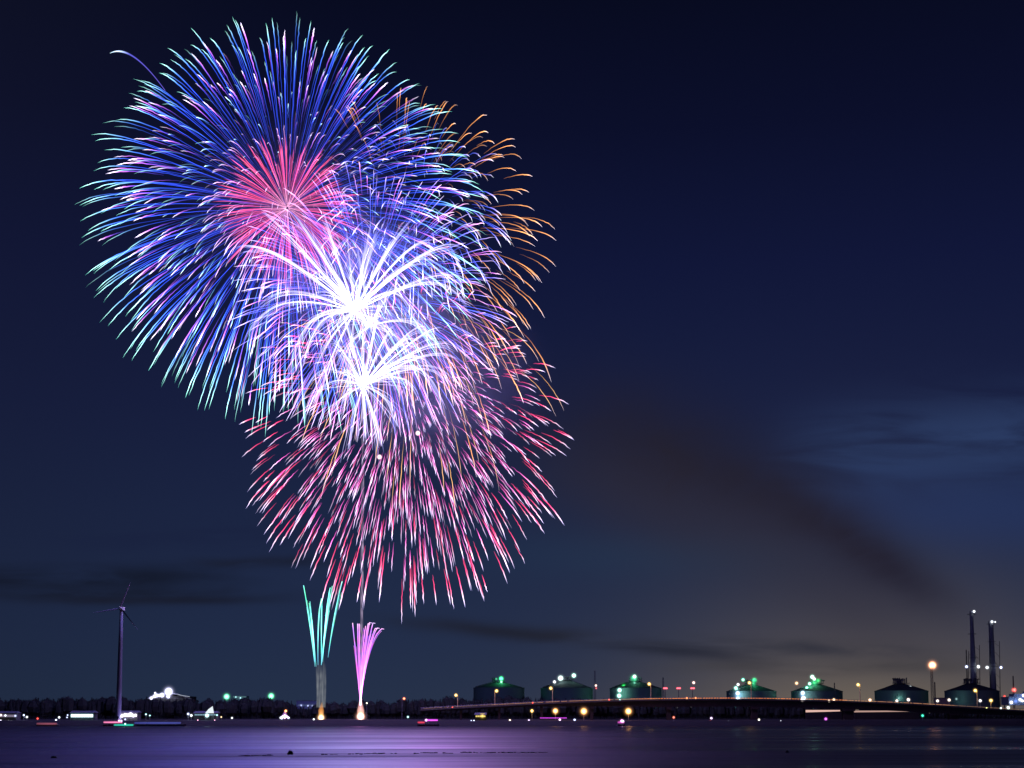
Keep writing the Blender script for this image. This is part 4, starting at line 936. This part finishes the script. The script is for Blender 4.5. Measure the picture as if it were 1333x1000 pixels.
# round festival tent with lanterns
Y = 972.0; c = P(370.5, 936, Y)
rt = thing('festival_tent', 'round festival tent of pinkish lights with an orange lamp on its peak', 'tent', (c.x, Y, GZ))
ew = 6.8 * PXM(Y); z1 = P(0, 934.5, Y).z; z2 = P(0, 927, Y).z
MB().lathe((c.x, Y, 0), [(ew, z1 - .1), (ew * .98, z1), (ew * .55, (z1 * .6 + z2 * .4)), (ew * .15, z2), (.1, z2 + .2)], 16).build('canvas', mat('tent_canvas', (.5, .4, .5), .8), rt)
m_ = MB()
for k in range(8): a_ = k * PI / 4; m_.tube([(c.x + ew * .93 * math.cos(a_), Y + ew * .93 * math.sin(a_), GZ - .2), (c.x + ew * .93 * math.cos(a_), Y + ew * .93 * math.sin(a_), z1)], .07, 5)
m_.build('pole', steel, rt)
for (x_, y_, r_, cc) in ((365.5, 934.5, 2.4, WHITE), (368, 933, 2.4, (1., .8, 1.)), (370.5, 934.5, 2.4, (1., .6, .9)), (373, 933, 2.4, (1., .7, .8)), (375.5, 934.5, 2.4, (.7, .75, 1.)), (370.5, 931.2, 2.2, (1., .5, .6)), (367, 935.5, 1.8, BLUEW)): lamp_light(tuple(P(x_, y_, Y - 4.2)), r_, cc, rt, 2.2, 0, 'lantern')
lamp_light(tuple(P(372, 925.6, Y)), 2.8, (1., .35, .12), rt, 3., 300, 'peak_lamp')
m_ = MB(); m_.tube([(c.x, Y, z2), tuple(P(372, 926, Y))], .08, 5); m_.build('peak_pole', steel, rt)

def boat(x0, x1, py, Y, col, stren, lab, ends=()):
    a = P(x0, py, Y); b_ = P(x1, py, Y); L_ = b_.x - a.x; cx = (a.x + b_.x) / 2
    th = thing('excursion_boat', lab, 'boat', (cx, Y, 0), 'lit boats near the far shore')
    m_ = MB(); hw = 1.7; fb_ = max(.55, min(1.0, a.z - .5)); vs = []; secs = [(-.56, .1, .35), (-.5, .75, .1), (-.3, 1, 0), (.3, 1, 0), (.48, .7, .12), (.58, .05, .45)]
    for (q, wf, rise) in secs: x_ = cx + q * L_ * 1.04; vs += [(x_, Y - hw * wf, fb_ + rise), (x_, Y - hw * wf * .6, -.3), (x_, Y + hw * wf * .6, -.3), (x_, Y + hw * wf, fb_ + rise)]
    fs = [(k * 4 + j, k * 4 + (j + 1) % 4, k * 4 + 4 + (j + 1) % 4, k * 4 + 4 + j) for k in range(5) for j in range(4)] + [(3, 2, 1, 0), (20, 21, 22, 23)]
    m_.poly(vs, fs).build('hull', mat('hull_paint', (.12, .12, .15), .5), th)
    zt = max(a.z, fb_ + .35)
    if a.z > 1.2:
        m_ = MB(); m_.box((cx, Y, zt + .28), (L_ * .98, 2.9, .12))
        for k in range(5): m_.box((cx + (k / 4 - .5) * L_ * .92, Y, (fb_ + zt + .2) / 2), (.1, 2.4, zt - fb_ + .1))
        m_.build('canopy', mat('canopy_cloth', (.2, .2, .22), .8), th)
    MB().tube([(a.x, Y - 1.8, zt), (b_.x, Y - 1.8, zt)], .30, 8).build('light_strip', emis('strip_%d' % x0, col, stren), th)  # glowing tube added for the light trail of the moving boat
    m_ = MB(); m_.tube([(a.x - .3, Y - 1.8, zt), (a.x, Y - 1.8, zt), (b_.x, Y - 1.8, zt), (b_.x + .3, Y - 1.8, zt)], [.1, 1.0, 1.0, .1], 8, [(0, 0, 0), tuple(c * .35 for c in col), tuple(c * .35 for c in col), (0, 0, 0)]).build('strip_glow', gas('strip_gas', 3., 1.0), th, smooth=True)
    for (x_, y_, r_, cc) in ends: lamp_light(tuple(P(x_, y_, Y - 2)), r_, cc, th, 2.6, 0)
    return th
boat(136, 160, 940.3, 930, (1., .25, .50), 1.1, 'boat drawn along its pink red light trail, below the turbine', [(155, 938.3, 2.0, (1, .5, 1)), (158, 938.6, 2.0, (.8, .5, 1))])
boat(149.5, 174.5, 944.6, 905, (.03, .62, .42), 1.0, 'boat drawn along its teal green light trail, nearest the water below the turbine', [(163, 942.5, 1.8, CYANW)])
boat(176, 236, 941.2, 932, (.07, .09, .42), .6, 'dim boat drawn along its very long dark blue light trail right of the turbine')
boat(49, 75, 942.3, 934, (.45, .12, .18), .35, 'dim boat drawn along its faint red light trail below the red lamp')
boat(553.5, 570, 937.6, 936, (.85, .10, .95), 1.5, 'boat drawn along its bright magenta light trail, right of the pink fountain', [(554.8, 937.6, 2.6, (1., .5, 1.))])
boat(544, 553, 940.5, 930, (.9, .06, .12), .7, 'short boat drawn along its dull red light trail beside the magenta one')
boat(804, 812.5, 940.3, 930, (.9, .12, .7), .5, 'small boat with a pinkish white lamp below the third flood lamp', [(809.5, 938.8, 3.4, (1., .45, .95)), (811, 939, 2.2, WHITE)])
# magenta dashed strip on a low kiosk roof
Y = 962.0; a = P(703, 934.7, Y); b_ = P(738, 934.7, Y)
ar = thing('light_fence', 'dashed magenta light strip on a low fence below the first flood lamp', 'fence', ((a.x + b_.x) / 2, Y, GZ))
m_ = MB(); m_.box(((a.x + b_.x) / 2, Y, a.z - .3), (b_.x - a.x, .12, .12)); k = a.x
while k < b_.x: m_.box((k, Y, (GZ + a.z) / 2 - .2), (.12, .12, a.z - GZ)); k += 1.8
m_.build('frame', darksteel, ar); m_ = MB(); k = a.x
while k < b_.x - .3: m_.tube([(k, Y - .3, a.z), (k + .78, Y - .3, a.z)], .27, 6); k += .95
m_.build('light_strip', emis('magenta_dash', (.8, .08, .95), 1.1), ar)

# ------------------------------------------------------------------ rocks and net floats in the near water
rockm = mat('wet_rock', (.03, .028, .026), .6, nscale=3, namt=.5, bump=.5)
for (px, py, wpx, hpx, lab) in ((377.7, 981.5, 8, 5.5, 'dark round rock breaking the water below the fountains'), (1024.5, 979, 5, 3.4, 'small dark rock in the black water at right'), (70, 986, 8, 3.5, 'faint low rock in the water at lower left')):
    Y = CAM_H * F / (py - HORIZON); s_ = PXM(Y); c = P(px, py, Y); R_ = wpx * s_ / 2; H_ = hpx * s_
    m_ = MB(); nn_, mm_ = 16, 8
    for k in range(mm_ + 1):
        f_ = k / mm_ * PI / 2
        for j in range(nn_):
            a_ = 2 * PI * j / nn_; d_ = Vector((math.cos(a_) * math.cos(f_), math.sin(a_) * math.cos(f_), math.sin(f_)))
            q = 1 + .28 * noise.noise(d_ * 2.1 + Vector((px, 0, 0)))
            m_.v.append((c.x + d_.x * R_ * q, Y + d_.y * R_ * q, -.1 + d_.z * H_ * q))
    for k in range(mm_):
        for j in range(nn_): a_ = k * nn_ + j; b2 = k * nn_ + (j + 1) % nn_; m_.f.append((a_, b2, b2 + nn_, a_ + nn_))
    tag(m_.build('rock', rockm, smooth=True), lab, 'rock', 'rocks in the water')
floatm = mat('float_rubber', (.015, .015, .018), .6)
fm = None; spans = [(312, 322, 983.4), (324, 332, 983.3), (334, 345, 983), (347, 359, 982.6), (420, 428, 981.8), (432, 440, 981.7), (455, 470, 981.2), (476, 503, 980.6), (510, 520, 980.4), (540, 548, 980.4), (549, 572, 979.8), (578, 589, 980), (601, 646, 979.4), (650, 712, 979.5)]
for (x0, x1, py) in spans:
    x = x0
    while x < x1:
        yy = py + random.uniform(-.25, .25); Y = CAM_H * F / (yy - HORIZON); c = P(x, yy, Y)
        if fm is None:
            m_ = MB(); m_.tube([(-.26, 0, .03), (-.2, 0, .05), (.2, 0, .05), (.26, 0, .03)], [.04, .12, .12, .04], 8); fm = m_.build('net_float', floatm, smooth=True); f_ = fm
        else: f_ = fm.copy(); COL.objects.link(f_)
        f_.location = (c.x, Y, 0); f_.rotation_euler.z = random.uniform(-.3, .3); s_ = random.uniform(.5, 1.3); f_.scale = (random.uniform(.9, 1.9), 1, s_)
        tag(f_, 'dark float in the long broken line of floats across the near water', 'float', 'floats of the net line')
        x += random.uniform(3.2, 5.5)

# tidy the helper properties
for o in bpy.data.objects:
    if '_o' in o: del o['_o']
